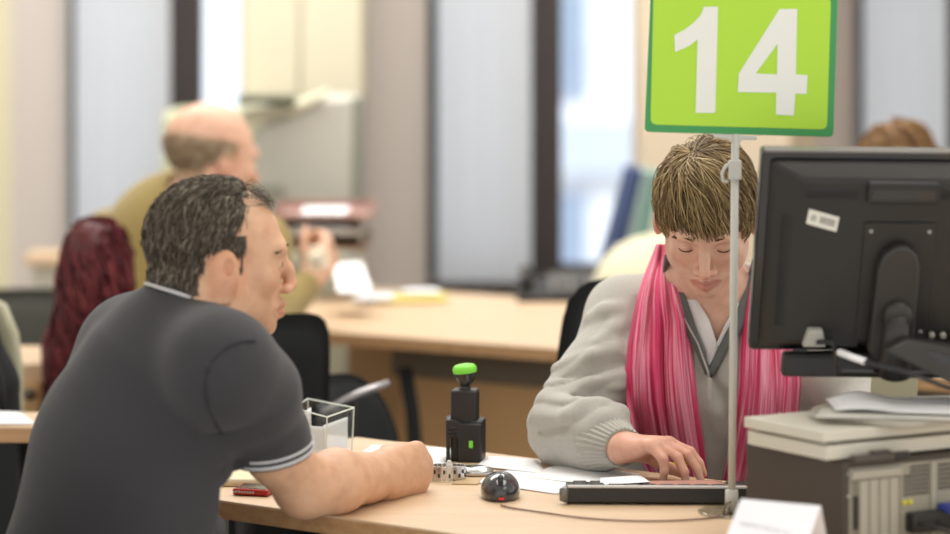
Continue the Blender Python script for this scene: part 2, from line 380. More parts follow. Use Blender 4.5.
# drawer pedestal
pd = thing('drawer_cabinet', 'light wood drawer cabinet with round knob behind the left desk', 'cabinet', tuple(P(20, 360, 5.6))[:2]+(0,))
x0, x1 = wx(-60, 5.6), wx(46, 5.6); zt = wz(364, 5.6)
b = B(); b.box(((x0+x1)/2, 5.75, zt/2), (x1-x0, .3, zt)); b.link('cabinet_body', M['desk_wood'], pd, bevel=.003)
for k in range(3):
    zc = zt-.03-.115-k*.235
    b = B(); b.box(((x0+x1)/2, 5.592, zc), (x1-x0-.02, .016, .225)); dr = b.link('drawer', wood('drawer_wood', (214, 178, 132), (205, 168, 122)) if k == 0 else bpy.data.materials['drawer_wood'], pd, bevel=.002)
    b = B(); b.lathe(P(31, 393, 5.584)-Vector((0, 0, k*.235)), (0, -1, 0), [(0, .008), (.012, .008), (.016, .014), (.024, .013), (.027, .006)], 16); b.link('knob', mat('knob_grey', (110, 100, 92), .3, metal=1) if k == 0 else bpy.data.materials['knob_grey'], dr, smooth=True)

# ------------------------------------------------------------------ office chairs
def office_chair(label, loc, rz, back_top=.95, back_w=.44, back_h=.45, m=None, arms=True, group='office chairs', seatz=.46, armm=None, sq=4, taper=0):
    m = m or M['dark_fabric']; loc = Vector(loc); R = RZ(rz)      # faces local +Y
    t = thing('office_chair', label, 'chair', (loc.x, loc.y, 0), group)
    def W(x, y, z): return Vector((loc.x, loc.y, 0))+R@Vector((x, y, z))
    S = SDF(W(0, 0, seatz)-Vector((.36, .36, .09)), W(0, 0, seatz)+Vector((.36, .36, .09)), .008)
    S.cone(W(-.12, -.12, seatz-.03), W(.12, -.12, seatz-.03), .11, .11, .03, flat=((0, 0, 1), .32)); S.cone(W(-.12, .14, seatz-.03), W(.12, .14, seatz-.03), .11, .11, .05, flat=((0, 0, 1), .32)); S.ell(W(0, 0, seatz-.035), (.2, .2, .035), .05)
    S.link('seat', m, t)
    # backrest: curved, rounded upholstered panel
    nx, nz = 17, 15; V = []; F = []; zc = back_top-back_h/2; th = .03
    for side in (1, -1):
        for j in range(nz):
            for i in range(nx):
                a = -1+2*i/(nx-1); c = -1+2*j/(nz-1)
                q = (abs(a)**sq+abs(c)**sq)**(1/sq) or 1; mxx = max(abs(a), abs(c)); f = mxx/q if q else 1
                x = a*f*back_w/2*(1-taper*c); z = zc+c*f*back_h/2; edge = max(0, 1-mxx**5)
                y = -.24+.05*(a*f)**2*1.0-.05*c+side*th*edge**.5*(.7)
                V.append(W(x, y-.0, z))
    n = nx*nz
    for j in range(nz-1):
        for i in range(nx-1):
            q = j*nx+i; F.append((q, q+1, q+nx+1, q+nx)); F.append((n+q, n+q+nx, n+q+nx+1, n+q+1))
    per = [i for i in range(nx)]+[j*nx+nx-1 for j in range(1, nz)]+[(nz-1)*nx+i for i in range(nx-2, -1, -1)]+[j*nx for j in range(nz-2, 0, -1)]
    for a, c in zip(per, per[1:]+per[:1]): F.append((a, n+a, n+c, c))
    link('backrest', V, F, m, t, smooth=True)
    b = B(); b.tube([W(0, -.05, seatz-.06), W(0, -.25, seatz-.06), W(0, -.29, seatz+.05), W(0, -.26, zc)], .018, 10, flat=1.6); b.link('back_support', M['black_plastic'], t, smooth=True)
    b = B(); b.lathe(W(0, 0, .09), (0, 0, 1), [(0, .03), (.12, .03), (.121, .016), (seatz-.15, .016)], 16); b.link('gas_column', M['grey_metal'], t, smooth=True)
    for k in range(5):
        a = 2*PI*k/5+.3; d = Vector((math.cos(a), math.sin(a), 0))
        b = B(); b.tube([W(0, 0, .11), W(d.x*.15, d.y*.15, .10), W(d.x*.28, d.y*.28, .075)], [.024, .018, .013], 8); lg = b.link('leg', M['black_plastic'], t, smooth=True)
        b = B(); b.lathe(W(d.x*.28, d.y*.28, .028)-Vector((0, .012, 0)), (0, 1, 0), [(0, .02), (.003, .027), (.021, .027), (.024, .02)], 14); b.link('caster', M['black_plastic'], lg, smooth=True)
    if arms:
        for s in (-1, 1):
            b = B(); b.tube([W(s*.18, 0, seatz-.06), W(s*.27, 0, seatz-.05), W(s*.28, 0, seatz+.1), W(s*.28, 0, seatz+.19)], .014, 8); b.tube([W(s*.28, -.1, seatz+.2), W(s*.28, 0, seatz+.205), W(s*.28, .13, seatz+.2)], [.018, .022, .018], 10, flat=.6); b.link('armrest', armm or M['black_plastic'], t, smooth=True)
    return t
office_chair('black high-backed chair the woman in grey sits on', (.462, 4.70, 0), 183, back_top=.985, back_w=.63, back_h=.5, arms=False, sq=9, taper=.115)
office_chair('dark office chair under the man in the charcoal polo shirt', (-.54, 3.72, 0), -53, back_top=.85, back_w=.52, back_h=.42, arms=False, m=mat('dark_green_fabric', (30, 42, 38), .9))
office_chair('black chair with upright back behind the man in the charcoal polo', P(232, 350, 5.25), 10, back_top=wz(313, 5.0), back_w=.34, back_h=.5, arms=False, sq=9)
office_chair('black chair with shiny edge highlight between acrylic box and rubber stamp', P(345, 420, 5.12)+Vector((.213, -.12, 0)), -118, back_top=.775, back_w=.26, back_h=.30, arms=False, seatz=.44)
ch4 = [o for o in bpy.data.objects if o.get('label', '').startswith('black chair with shiny')][0]
b = B(); b.tube([P(322, 412, 4.93), P(345, 400, 4.93), P(366, 391, 4.93), P(388, 383, 4.95)], [.010, .013, .014, .012], 10, flat=.6); b.link('armrest', mat('chair_highlight', (170, 166, 168), .25, metal=.5), ch4, smooth=True)  # pale shiny tube stands in for the highlight on the chair back's edge
b = B(); b.tube([P(352, 397, 4.94), P(350, 430, 4.96), P(330, 468, 5.0)], .010, 8); b.link('tube_post', M['black_plastic'], ch4, smooth=True)
office_chair('dark grey chair back at far left, behind the wooden drawer cabinet', P(12, 330, 6.5), 176, back_top=wz(292, 6.7), back_w=.34, back_h=.5, arms=False, sq=8, m=mat('dark_grey_fabric', (74, 74, 68), .9))

# ------------------------------------------------------------------ people
def skin_mat(name, c, sss=.08):
    m = mat(name, c, .5, sss=sss, bump=.15, bscale=350); nt = m.node_tree; b = nt.nodes['Principled BSDF']
    a = nt.nodes.new('ShaderNodeAttribute'); a.attribute_name = 'tone'
    n = nt.nodes.new('ShaderNodeTexNoise'); n.inputs['Scale'].default_value = 45; n.inputs['Detail'].default_value = 4
    tc = nt.nodes.new('ShaderNodeTexCoord'); nt.links.new(tc.outputs['Object'], n.inputs['Vector'])
    r = nt.nodes.new('ShaderNodeValToRGB'); r.color_ramp.elements[0].color = (.86, .80, .78, 1); r.color_ramp.elements[1].color = (1.0, 1.0, 1.0, 1)
    r.color_ramp.elements[0].position = .3; r.color_ramp.elements[1].position = .62
    nt.links.new(n.outputs['Fac'], r.inputs[0])
    mx = nt.nodes.new('ShaderNodeMixRGB'); mx.blend_type = 'MULTIPLY'; mx.inputs[0].default_value = 1
    nt.links.new(a.outputs['Color'], mx.inputs[1]); nt.links.new(r.outputs[0], mx.inputs[2]); nt.links.new(mx.outputs[0], b.inputs['Base Color'])
    return m
def head(S, o, Rm, s=1.0, nose=1.0, eyes_open=True, fine=True):
    """head in its own frame: x right, y forward, z up; origin between the ears at eye height"""
    o = Vector(o)
    def w(x, y, z): return o+Rm@Vector((x*s, y*s, z*s))
    def E(c, r, k, sub=False, R=None): S.ell(w(*c), tuple(v*s for v in r), k, (Rm@R) if R is not None else Rm, sub)
    E((0, -.015, .035), (.074, .096, .083), .03)
    E((0, .026, -.012), (.061, .062, .085), .035)
    E((0, .034, -.066), (.047, .047, .042), .03)
    E((0, .066, -.098), (.019, .018, .015), .025)
    for q in (-1, 1):
        E((q*.052, .0, -.055), (.015, .035, .03), .03)
        E((q*.040, .060, -.022), (.02, .02, .018), .02)
    S.cone(w(-.034, .082, .022), w(.034, .082, .022), .011*s, .011*s, .018)
    if fine:
        for q in (-1, 1):
            E((q*.031, .096, .000), (.017, .014, .012), .012, True)
            E((q*.031, .0745, .000), (.0135, .0135, .0125), .003)
            if eyes_open: E((q*.031, .090, -.0005), (.0105, .0075, .0036), .002, True)
            E((q*.0125, .097, -.040), (.0085, .010, .0075), .006)
        S.chain([w(0, .088, .012), w(0, .101, -.012), w(0, .116*nose, -.033)], [.007*s, .0075*s, .0098*s], .010)
        for q in (-1, 1): E((q*.007, .108, -.0455), (.0035, .005, .004), .003, True)
        S.chain([w(-.024, .079, -.0660), w(0, .0905, -.0640), w(.024, .079, -.0660)], [.0045*s, .0075*s, .0045*s], .008)
        S.chain([w(-.020, .079, -.0745), w(0, .0895, -.0765), w(.020, .079, -.0745)], [.0045*s, .0075*s, .0045*s], .006)
        S.chain([w(-.026, .084, -.0700), w(0, .0985, -.0700), w(.026, .084, -.0700)], [.0018*s]*3, .003, sub=True)
        for q in (-1, 1):
            R = Matrix.Rotation(-q*.35, 3, 'Z')@Matrix.Rotation(-.15, 3, 'X')
            E((q*.081, -.006, -.008), (.009, .020, .032), .004, R=R); E((q*.070, -.002, -.010), (.014, .012, .02), .006)
            E((q*.091, -.001, -.004), (.008, .011, .019), .003, True, R)
    else:
        S.chain([w(0, .088, .012), w(0, .112, -.034)], [.008*s, .010*s], .012)
        for q in (-1, 1): E((q*.076, -.006, -.008), (.009, .019, .03), .008)
    return w
def hand(S, wr, d, n, th, curls=((.6, .9, .6),)*4, size=1.0, spread=.06, fwd=(.088, .091, .087, .079), thumb=((.55, .75, .3), (.8, .45, .3), (.95, .2, .25)), wr_r=.024):
    """wr wrist, d towards the fingers, n out of the palm, th towards the thumb side"""
    wr = Vector(wr); d = Vector(d).normalized(); n = Vector(n); n = (n-d*n.dot(d)).normalized(); t = d.cross(n)
    if t.dot(Vector(th)) < 0: t = -t
    s = size; tips = []
    off = [.029, .0095, -.0095, -.027]; fw = fwd; ln = [(.044, .027, .021), (.049, .031, .022), (.046, .029, .022), (.036, .021, .019)]
    kn = [wr+(d*fw[i]+t*off[i])*s-n*.004*s for i in range(4)]
    for i in range(4): S.cone(wr+t*off[i]*.5*s, kn[i], wr_r*.72*s, .0115*s, .016)
    S.cone(wr+t*.012*s+n*.006*s, kn[0]-d*.03*s+n*.008*s, .018*s, .012*s, .014); S.cone(wr-t*.012*s+n*.008*s, kn[3]-d*.03*s+n*.008*s, .017*s, .011*s, .014)
    for i in range(4):
        c = curls[i] if len(curls) > 1 else curls[0]; ang = 0; p = kn[i]; dd = (d+t*spread*(1.5-i)).normalized(); rad = [.0104, .0094, .0084, .0070]
        for j in range(3):
            ang += c[j]; q = p+(dd*math.cos(ang)+n*math.sin(ang))*ln[i][j]*s
            S.cone(p, q, rad[j]*s, rad[j+1]*s, .005 if j == 0 else .003); p = q
        tips.append(p)
    p = wr+(d*.018+t*.020+n*.008)*s
    for j, (a, b_, c) in enumerate(thumb):
        q = p+(d*a+t*b_+n*c).normalized()*(.045, .033, .026)[j]*s
        S.cone(p, q, (.0165, .0115, .0100)[j]*s, (.0118, .0102, .0082)[j]*s, (.014, .004, .003)[j]); p = q
    return kn, tips
def hair_mat(name, ramp, rough=.45, bump=0):
    m = mat(name, (60, 50, 40), rough); nt = m.node_tree; b = nt.nodes['Principled BSDF']; b.inputs['Specular IOR Level'].default_value = .35
    a = nt.nodes.new('ShaderNodeAttribute'); a.attribute_name = 'shade'; r = nt.nodes.new('ShaderNodeValToRGB')
    while len(r.color_ramp.elements) < len(ramp): r.color_ramp.elements.new(.5)
    for i, (p, c) in enumerate(ramp): r.color_ramp.elements[i].position = p; r.color_ramp.elements[i].color = lin(c)+(1,)
    nt.links.new(a.outputs['Fac'], r.inputs[0]); nt.links.new(r.outputs[0], b.inputs['Base Color']); return m
def strands_mesh(name, Pts, rad, shade, m, parent):
    """Pts [S,M,3], rad [S,M]; three-sided strands"""
    S_, M_, _ = Pts.shape; T = np.gradient(Pts, axis=1); T /= np.linalg.norm(T, axis=2, keepdims=True)+1e-9
    ref = rng.normal(size=(S_, 1, 3)); a = np.cross(T, ref); a /= np.linalg.norm(a, axis=2, keepdims=True)+1e-9; b = np.cross(T, a)
    V = np.stack([Pts+(a*math.cos(k*2*PI/3)+b*math.sin(k*2*PI/3))*rad[..., None] for k in range(3)], 2)      # S,M,3,3
    idx = np.arange(S_*M_*3).reshape(S_, M_, 3); Q = []
    for k in range(3):
        k2 = (k+1) % 3; Q.append(np.stack([idx[:, :-1, k], idx[:, :-1, k2], idx[:, 1:, k2], idx[:, 1:, k]], -1).reshape(-1, 4))
    sh = np.repeat(np.repeat(shade[:, None], M_, 1)[..., None], 3, 2).ravel()
    return link(name, V.reshape(-1, 3), np.concatenate(Q), m, parent, smooth=True, attrs={'shade': sh})
def scalp_hair(name, o, Rm, s, count, root_mask, flow, length, m, parent, steps=8, rad=.0009, lift=(.003, .010), stop=None, wob=.002, shade=None, c=(0, -.015, .035), r=(.074, .096, .083)):
    c = np.array(c); r = np.array(r); pts = []
    while len(pts) < count:
        v = rng.normal(size=(count*3, 3)); v /= np.linalg.norm(v, axis=1, keepdims=True); p = c+v*r
        p = p[root_mask(p)]; pts = p if len(pts) == 0 else np.concatenate([pts, p])
    p = pts[:count]; L = length*(.75+.5*rng.random(count)); base = lift[0]+(lift[1]-lift[0])*rng.random(count)
    clump = .5+.5*np.sin(p[:, 0]*260+p[:, 1]*140+3*np.sin(p[:, 2]*90)); base = base*(.55+.6*clump)
    tr = []; alive = np.ones(count, bool); jit = rng.normal(size=(count, 3))*.22
    for k in range(steps):
        u = (p-c)/r; nrm = u/r; nrm /= np.linalg.norm(nrm, axis=1, keepdims=True); t = k/(steps-1)
        offs = base*min(1, .1+2.2*t)*(1 if t < .7 else 1-.25*(t-.7)/.3)
        tr.append(p+nrm*offs[:, None]+wob*np.sin(k*1.1+jit*20)*t)
        d = flow(p)+jit; d -= nrm*(d*nrm).sum(1, keepdims=True); d /= np.linalg.norm(d, axis=1, keepdims=True)+1e-9
        q = p+d*(L/(steps-1))[:, None]*alive[:, None]; u = (q-c)/r; q = c+u/np.linalg.norm(u, axis=1, keepdims=True)*r
        if stop is not None: alive &= ~stop(q)
        p = np.where(alive[:, None], q, p+d*.0012)
    Pt = np.stack(tr, 1)*s; W = np.array(o)+Pt@np.array(Rm).T
    R_ = np.repeat(np.linspace(1, .55, steps)[None], count, 0)*rad*s
    sh = shade(pts[:count], count) if shade else np.clip(.5+.28*rng.normal(size=count), 0, 1)
    return strands_mesh(name, W, R_, sh, m, parent)

def tones(o, Rm, s, base, hairmask=None, hairc=None, lips=(176, 96, 84), extra=None):
    base = np.array(lin(base)); lips = np.array(lin(lips)); Ri = np.array(Rm).T; o = np.array(o)
    def f(V):
        l = (V-o)@Ri.T/s; c = np.repeat(base[None], len(V), 0)
        near = (np.abs(l) < .16).all(1)
        d = ((l[:, 0]/.026)**2+((l[:, 2]+.070)/.0105)**2); m_ = near & (d < 1) & (l[:, 1] > .076); c[m_] = c[m_]*.35+lips*.65
        for q in (-1, 1):
            d = np.exp(-(((l[:, 0]-q*.042)/.02)**2+((l[:, 2]+.03)/.018)**2)); w_ = (d*(l[:, 1] > .03)*near*.35)[:, None]; c = c*(1-w_)+c*np.array([1.0, .68, .62])*w_
            w_ = (near*(np.abs(l[:, 0]-q*.08) < .02)*(np.abs(l[:, 1]) < .03)*(np.abs(l[:, 2]) < .045)*.3)[:, None]; c = c*(1-w_)+c*np.array([1.05, .66, .58])*w_
        w_ = (np.exp(-((l[:, 0]/.016)**2+((l[:, 2]+.036)/.014)**2))*(l[:, 1] > .09)*near*.4)[:, None]; c = c*(1-w_)+c*np.array([1.0, .62, .55])*w_
        if hairmask is not None:
            h = near & hairmask(l); c[h] = np.array(lin(hairc))
        if extra: c = extra(V, l, c)
        return {'tone': c}
    return f
def brows(w, m, parent, up=0, th=.0022, n=40):
    for q in (-1, 1):
        S_ = []; 
        for k in range(n):
            t = k/(n-1); x = q*(.016+.034*t); y = .0965-.022*t*t; z = .0205+.006*math.sin(PI*min(1, t*1.2))-.004*t+up
            a = w(x, y-.002, z+random.uniform(-.0022, .0022)); b_ = w(x+q*.006, y-.001, z+.0035-.005*t+random.uniform(-.0015, .0015))
            S_.append([a, (a+b_)/2+(b_-a).cross(Vector((0, 1, 0)))*.05, b_])
        A = np.array([[tuple(v) for v in s] for s in S_]); strands_mesh('eyebrow', A, np.full(A.shape[:2], .0008), np.full(len(A), .35), m, parent)
def eyes(w, Rm, s, parent, iris=(70, 60, 45), look=(0, 1, 0)):
    wm = bpy.data.materials.get('eye_white') or mat('eye_white', (225, 220, 214), .2); im = mat('iris', iris, .2)
    for q in (-1, 1):
        b = B(); c = w(q*.031, .0742, .0); f = Rm@Vector(look).normalized()
        n = 14; b.lathe(c-f*.0125, f, [(.0125-.0121*math.cos(PI*k/n), max(.0003, .0122*math.sin(PI*k/n))) for k in range(n+1)], 20)
        e = b.link('eye', wm, parent, smooth=True)
        b = B(); b.lathe(c+f*.0112, f, [(0, .0058), (.0012, .0045), (.0017, .001)], 16); b.link('iris', im, e, smooth=True)

def trousers_and_shoes(parent, Hp, F, m, shoe_m, h=.008, feet=None, seat=.47, wide=.15, top=None):
    F = Vector(F).normalized(); R = Vector((F.y, -F.x, 0)); Hp = Vector(Hp)
    kn = [Vector((Hp.x, Hp.y, .53))+F*.42+R*q*.12 for q in (-1, 1)]; an = [k-Vector((0, 0, .45))-F*.03 for k in kn]
    pts = kn+an+[Hp]; lo = np.array(pts).min(0)-.22; hi = np.array(pts).max(0)+.26; lo[2] = 0
    S = SDF(lo, hi, h)
    S.cone(Hp-R*.06+Vector((0, 0, .03)), Hp+R*.06+Vector((0, 0, .03)), .12, .12, .05)
    if top: S.cone(Hp+Vector((0, 0, .05)), Vector(top), .13, .135, .06, flat=(F, .75))
    for q, k_, a_ in ((-1, kn[0], an[0]), (1, kn[1], an[1])):
        S.cone(Hp+R*q*.09, k_, .098, .072, .04); S.cone(k_, a_, .070, .055, .03)
    S.link('trousers', m, parent)
    for a_ in an:
        f = Vector((a_.x, a_.y, 0)); S = SDF(np.array(f)-[.22, .22, 0], np.array(f)+[.22, .22, .14], .007)
        S.cone(f-F*.05+Vector((0, 0, .045)), f+F*.13+Vector((0, 0, .032)), .042, .036, .02); S.cone(f-F*.03+Vector((0, 0, .05)), f-F*.02+Vector((0, 0, .10)), .042, .045, .02)
        S.plane(f, (0, 0, -1), .004); S.plane(f+Vector((0, 0, .003)), (0, 0, -1), .003); S.link('shoe', shoe_m, parent)

def cloth_fn(seed, amp=.003, sc=9, amp2=.0, sc2=30):
    r = np.random.default_rng(seed); A = r.normal(size=(5, 3)); A /= np.linalg.norm(A, axis=1, keepdims=True); ph = r.random(5)*6
    def f(x, y, z):
        w_ = 0; p = 0
        for i in range(5):
            q = A[i, 0]*x+A[i, 1]*y+A[i, 2]*z
            p = p+np.sin(q*sc*(1+.5*i)+ph[i]+1.2*w_)/(1+.5*i); w_ = np.sin(q*sc*.7+ph[-i])
        o_ = amp*p*.6
        if amp2: o_ = o_+amp2*np.sin(sc2*(A[0, 0]*x+A[0, 1]*y+A[0, 2]*z)+2*w_)
        return o_
    return f
M['shoe'] = mat('shoe_black', (35, 32, 30), .4)

# ---- man in the charcoal polo
man = thing('person', 'balding dark-haired man in charcoal polo shirt leaning his forearm on the desk', 'person', (-.56, 3.80, 0))
F_ = Vector((.8, .6, 0)); R_ = Vector((.6, -.8, 0))
N = Vector((-.416, 3.862, 1.04)); Rs = Vector((-.356, 3.715, .988)); Ls = Vector((-.515, 3.955, .985))
El = Vector((-.250, 3.885, .786)); Wr = Vector((-.136, 4.048, .777))
hM = frame((.97, .20, -.04), (0.08, 0, 1)); hO = Vector((-.371, 3.875, 1.122)); hs = .975
S = SDF((-.75, 3.55, .50), (0.0, 4.28, 1.32), .0028)
w = head(S, hO, hM, hs, nose=.91)
S.cone(w(0, -.03, -.06), N, .056, .064, .03)
S.cone(N, Vector((-.48, 3.84, .85)), .08, .11, .06, flat=(F_, .6)); S.cone((-.48, 3.84, .85), (-.53, 3.82, .58), .11, .12, .06, flat=(F_, .6))
for a in (Rs, Ls): S.cone(N-Vector((0, 0, .03)), a, .05, .048, .04)
S.chain([Rs, P(256, 392, 3.772), P(276, 455, 3.835), El+Vector((0, 0, .004))], [.046, .043, .0425, .042], .03, .012)
S.chain([El, El.lerp(Wr, .35)+Vector((.004, -.004, .004)), El.lerp(Wr, .75), Wr], [.043, .0465, .036, .0295], .02, .014)
kn, tips = hand(S, Wr+Vector((0, 0, .0)), (.56, .82, -.04), (-.84, .54, -.1), (0, 0, 1), curls=((1.25, 1.6, 1.0), (1.2, 1.6, 1.0), (1.15, 1.6, 1.0), (1.1, 1.6, 1.0)), size=1.04, spread=0, fwd=(.074, .089, .088, .074), thumb=((.75, -.25, .9), (.8, -.3, .7), (.8, -.3, .8)), wr_r=.033)
S.ell(Wr+Vector((.040, .060, .000)), (.026, .026, .031), .02)
lE = Vector((-.60, 4.03, .76)); lW = Vector((-.44, 4.05, .655))
S.chain([Ls, lE, lW], [.048, .042, .028], .02); hand(S, lW, (.8, .1, -.3), (0, 0, -1), (-.2, 1, 0))
S.cone((-.055+(-.0), 4.1, .60), (-.055, 4.1, .60), .001, .001, .001)
def man_hair(l):
    x, y, z = l[:, 0], l[:, 1], l[:, 2]; ax_ = np.abs(x)
    front = np.where(z > .098, .030, .022)+.004*np.sin(x*300)
    ok = (y < front) & ~((ax_ > .062) & (z < .028) & (y > -.035) & (y < .018))
    ok &= (z > np.where(y < -.05, -.07, np.where(y < -.042, -.045, np.where(y < .035, -.012, .2))))
    ok &= ~((ax_ > .05) & (z > .045) & (y > .020+.010*np.sin(z*90)))
    return ok & (((x/.074)**2+((y+.015)/.096)**2+((z-.035)/.083)**2) > .80)
skin_man = skin_mat('skin_man', (218, 168, 128))
S.link('body', skin_man, man, attrs=tones(hO, hM, hs, (216, 172, 140), man_hair, (74, 62, 52), lips=(190, 120, 100)))
hm = hair_mat('hair_dark_greying', [(0, (56, 48, 40)), (.5, (94, 84, 72)), (.8, (132, 122, 108)), (1, (172, 162, 146))], rough=.6)
fl_ = lambda p: np.stack([p[:, 0]*6, -.35-0*p[:, 0]+np.where(p[:, 2] > .09, -.4, 0), -1.1+np.where(p[:, 2] > .1, .9, 0)+0*p[:, 0]], 1)
scalp_hair('hair', hO, hM, hs, 15000, man_hair, fl_, .020, hm, man, steps=4, rad=.0008, lift=(.004, .012), wob=.0015)
scalp_hair('hair_nape', hO, hM, hs, 5200, lambda p: (p[:, 1] < -.022) & (p[:, 2] > -.080) & (p[:, 2] < .02), fl_, .018, hm, man, steps=4, rad=.0009, lift=(.002, .009), wob=.0015, c=(0, -.033, -.028), r=(.074, .071, .07))
# thin wisps over the top front
scalp_hair('hair_wisps', hO, hM, hs, 130, lambda p: (p[:, 2] > .085) & (p[:, 1] < .055) & (p[:, 1] > .02), lambda p: np.stack([p[:, 0]*2, 1+0*p[:, 0], 0*p[:, 0]], 1), .022, hm, man, steps=5, rad=.0005, lift=(.006, .018), wob=.003)
brows(w, hm, man, up=.003); eyes(w, hM, hs, man, look=(0, 1, -.15))
# polo shirt
polo_m = mat('polo_charcoal', (55, 54, 58), .85, bump=.25, bscale=900, var=.06, vscale=8, sheen=.15)
S = SDF((-.85, 3.45, .50), (-.08, 4.25, 1.16), .0042)
S.cone((-.560, 3.83, .58), (-.505, 3.845, .82), .195, .176, .03, flat=(F_, .70)); S.cone((-.497, 3.845, .82), (-.458, 3.85, .955), .172, .130, .05, flat=(F_, .72))
S.cone(N+Vector((0, 0, -.035)), Vector((-.460, 3.85, .95)), .070, .105, .05)
for a, k_ in ((Rs, .05), (Ls, .05)): S.cone(N-Vector((0, 0, .035)), a, .062, .064, k_)
ax = Vector((.15, .22, -.95)).normalized(); Cf = P(274, 455, 3.835); Mf = P(256, 392, 3.772)
S.chain([Rs, Mf, Cf-ax*.03, Cf+ax*.03], [.066, .060, .0515, .0510], .07, .03)
axL = (lE-Ls).normalized(); CfL = Ls+axL*.17; S.cone(Ls, CfL, .060, .056, .06)
# folds: diagonal pulls from shoulder and elbow
def fold(S, pts, r, k, sub=False): S.chain([Vector(p) for p in pts], [r]*len(pts), k, sub=sub)
def armpit_folds(x, y, z):
    q = P(225, 425, 3.78); dx, dy, dz = x-q.x, y-q.y, z-q.z; w_ = np.exp(-(dx*dx+dy*dy*.4+dz*dz)/.0045)
    return -(np.abs(np.sin((dz*.9-dx*.45)*2*PI/.05*.5+.6*np.sin(dx*30)))**.7*.008-.004)*w_
S.disp(armpit_folds, band=.03)
S.disp(cloth_fn(3, .0038, 10))
S.plane(Cf+ax*.0, ax, .002, lo=Cf-Vector((.075, .075, .075)), hi=Cf+Vector((.085, .085, .085)))
S.cone(Cf-ax*.03, Cf+ax*.05, .0485, .0485, .004, sub=True)
S.cone(N+Vector((0, 0, -.01)), w(0, -.03, -.04), .060, .064, .004, sub=True)
S.plane((0, 0, .56), (0, 0, -1), .01)
polo = S.link('polo_shirt', polo_m, man); polo_S = S
sp = [(256, 341), (240, 342), (226, 348), (214, 359), (207, 373), (205, 390), (208, 406), (214, 420), (222, 434)]; sp = [tuple(v)[:2] for v in smooth_path([Vector((a, b_, 0)) for a, b_ in sp], 5)]
b = B(); b.tube([P(x, y, (polo_S.ray(x, y) or 3.75)-.0026) for x, y in sp], .0018, 6); b.link('armhole_seam', mat('seam_dark', (48, 47, 51), .9), man, smooth=True)
white_trim = mat('white_trim', (200, 198, 200), .8)
cuff_m = mat('cuff_charcoal', (66, 63, 70), .9)
b = B(); b.lathe(Cf-ax*.018, ax, [(0, .0540), (.001, .0592), (.019, .0575), (.0195, .0500)], 40); b.link('sleeve_band', cuff_m, man, smooth=True)
for h0 in (-.0165, -.0065):
    b = B(); b.lathe(Cf+ax*h0, ax, [(0, .0570), (.0006, .0605), (.0046, .0600), (.0052, .0570)], 40); b.link('sleeve_stripe', white_trim, man, smooth=True)
# collar: two folded turns around the neck with white edge
cd = (w(0, -.03, -.04)-N).normalized(); co = N+cd*.030
b = B(); b.lathe(co-cd*.004, cd, [(0, .076), (.004, .078), (.012, .075), (.030, .067), (.033, .065), (.031, .062), (.01, .066)], 48, ref=F_); b.link('collar', polo_m, man, smooth=True)
b = B(); b.lathe(co-cd*.007, cd, [(0, .077), (.001, .0810), (.0045, .0810), (.006, .077)], 48, ref=F_); b.link('collar_edge', white_trim, man, smooth=True)
trousers_and_shoes(man, (-.55, 3.82, .56), F_, mat('trousers_dark', (48, 48, 56), .9), M['shoe'])

# ---- woman in the grey zip sweater
wom = thing('person', 'woman with short highlighted hair, grey zip sweater and pink scarf looking down at the desk', 'person', (.42, 4.60, 0))
Fw = Vector((-.12, -.99, 0)); Nw = Vector((.388, 4.475, .99)); Sa = Vector((.256, 4.52, .966)); Sb = Vector((.541, 4.525, .966))
Ea = Vector((.156, 4.365, .795)); Wa = Vector((.234, 4.210, .792)); Eb = Vector((.665, 4.40, .80)); Wb = Vector((.60, 4.16, .80))
wM = frame((-.10, -.80, -.50), (0, 0, 1)); wO = Vector((.380, 4.335, 1.147)); ws = .97
S = SDF((.02, 3.98, .50), (.80, 4.80, 1.30), .0027)
w = head(S, wO, wM, ws, nose=.98, eyes_open=False)
S.cone(w(0, -.025, -.06), Nw, .048, .056, .03)
S.cone(Nw, (.40, 4.53, .84), .085, .12, .06, flat=(Fw, .6)); S.cone((.40, 4.53, .84), (.43, 4.62, .58), .12, .12, .05, flat=(Fw, .6))
S.cone((.345, 4.47, .955), (.435, 4.47, .955), .05, .05, .05)
for a in (Sa, Sb): S.cone(Nw-Vector((0, 0, .03)), a, .045, .04, .04)
S.chain([Sa, Ea, Wa], [.04, .036, .0245], .02); S.chain([Sb, Eb, Wb], [.04, .036, .0245], .02)
kw, tw = hand(S, Wa, (.84, -.54, .10), (.10, -.10, -1), (.5, .8, 0), curls=((.42, .5, .3), (.45, .55, .3), (.55, .6, .35), (.75, .75, .4)), size=.84, spread=.10, thumb=((.7, .55, .55), (.9, .1, .5), (.95, -.1, .35)), wr_r=.025)
hand(S, Wb, (-.5, -.85, -.05), (0, 0, -1), (-.8, .4, 0), curls=((.4, .5, .3),)*4, size=.93)
def w_hair(l):
    x, y, z = l[:, 0], l[:, 1], l[:, 2]; ax_ = np.abs(x)
    lim = np.where(y > .045, .068, np.where(y > .0, .02+.9*np.maximum(y, 0), np.where(y > -.04, .025, -.06)))
    return (z > lim) & (((x/.074)**2+((y+.015)/.096)**2+((z-.035)/.083)**2) > .85)
skin_wom = skin_mat('skin_woman', (226, 178, 150))
def redhand(V, l, c):
    d = np.linalg.norm(V-np.array(Wa+Vector((.06, -.04, 0))), axis=1); w_ = (np.clip(1-(d-.06)/.05, 0, 1)*.45)[:, None]; return c*(1-w_)+c*np.array([1.02, .74, .70])*w_
S.link('body', skin_wom, wom, attrs=tones(wO, wM, ws, (222, 180, 158), w_hair, (112, 88, 60), lips=(178, 98, 92), extra=redhand))
hw = hair_mat('hair_highlighted', [(0, (74, 57, 38)), (.4, (132, 108, 76)), (.72, (178, 152, 108)), (1, (222, 202, 156))], rough=.4)
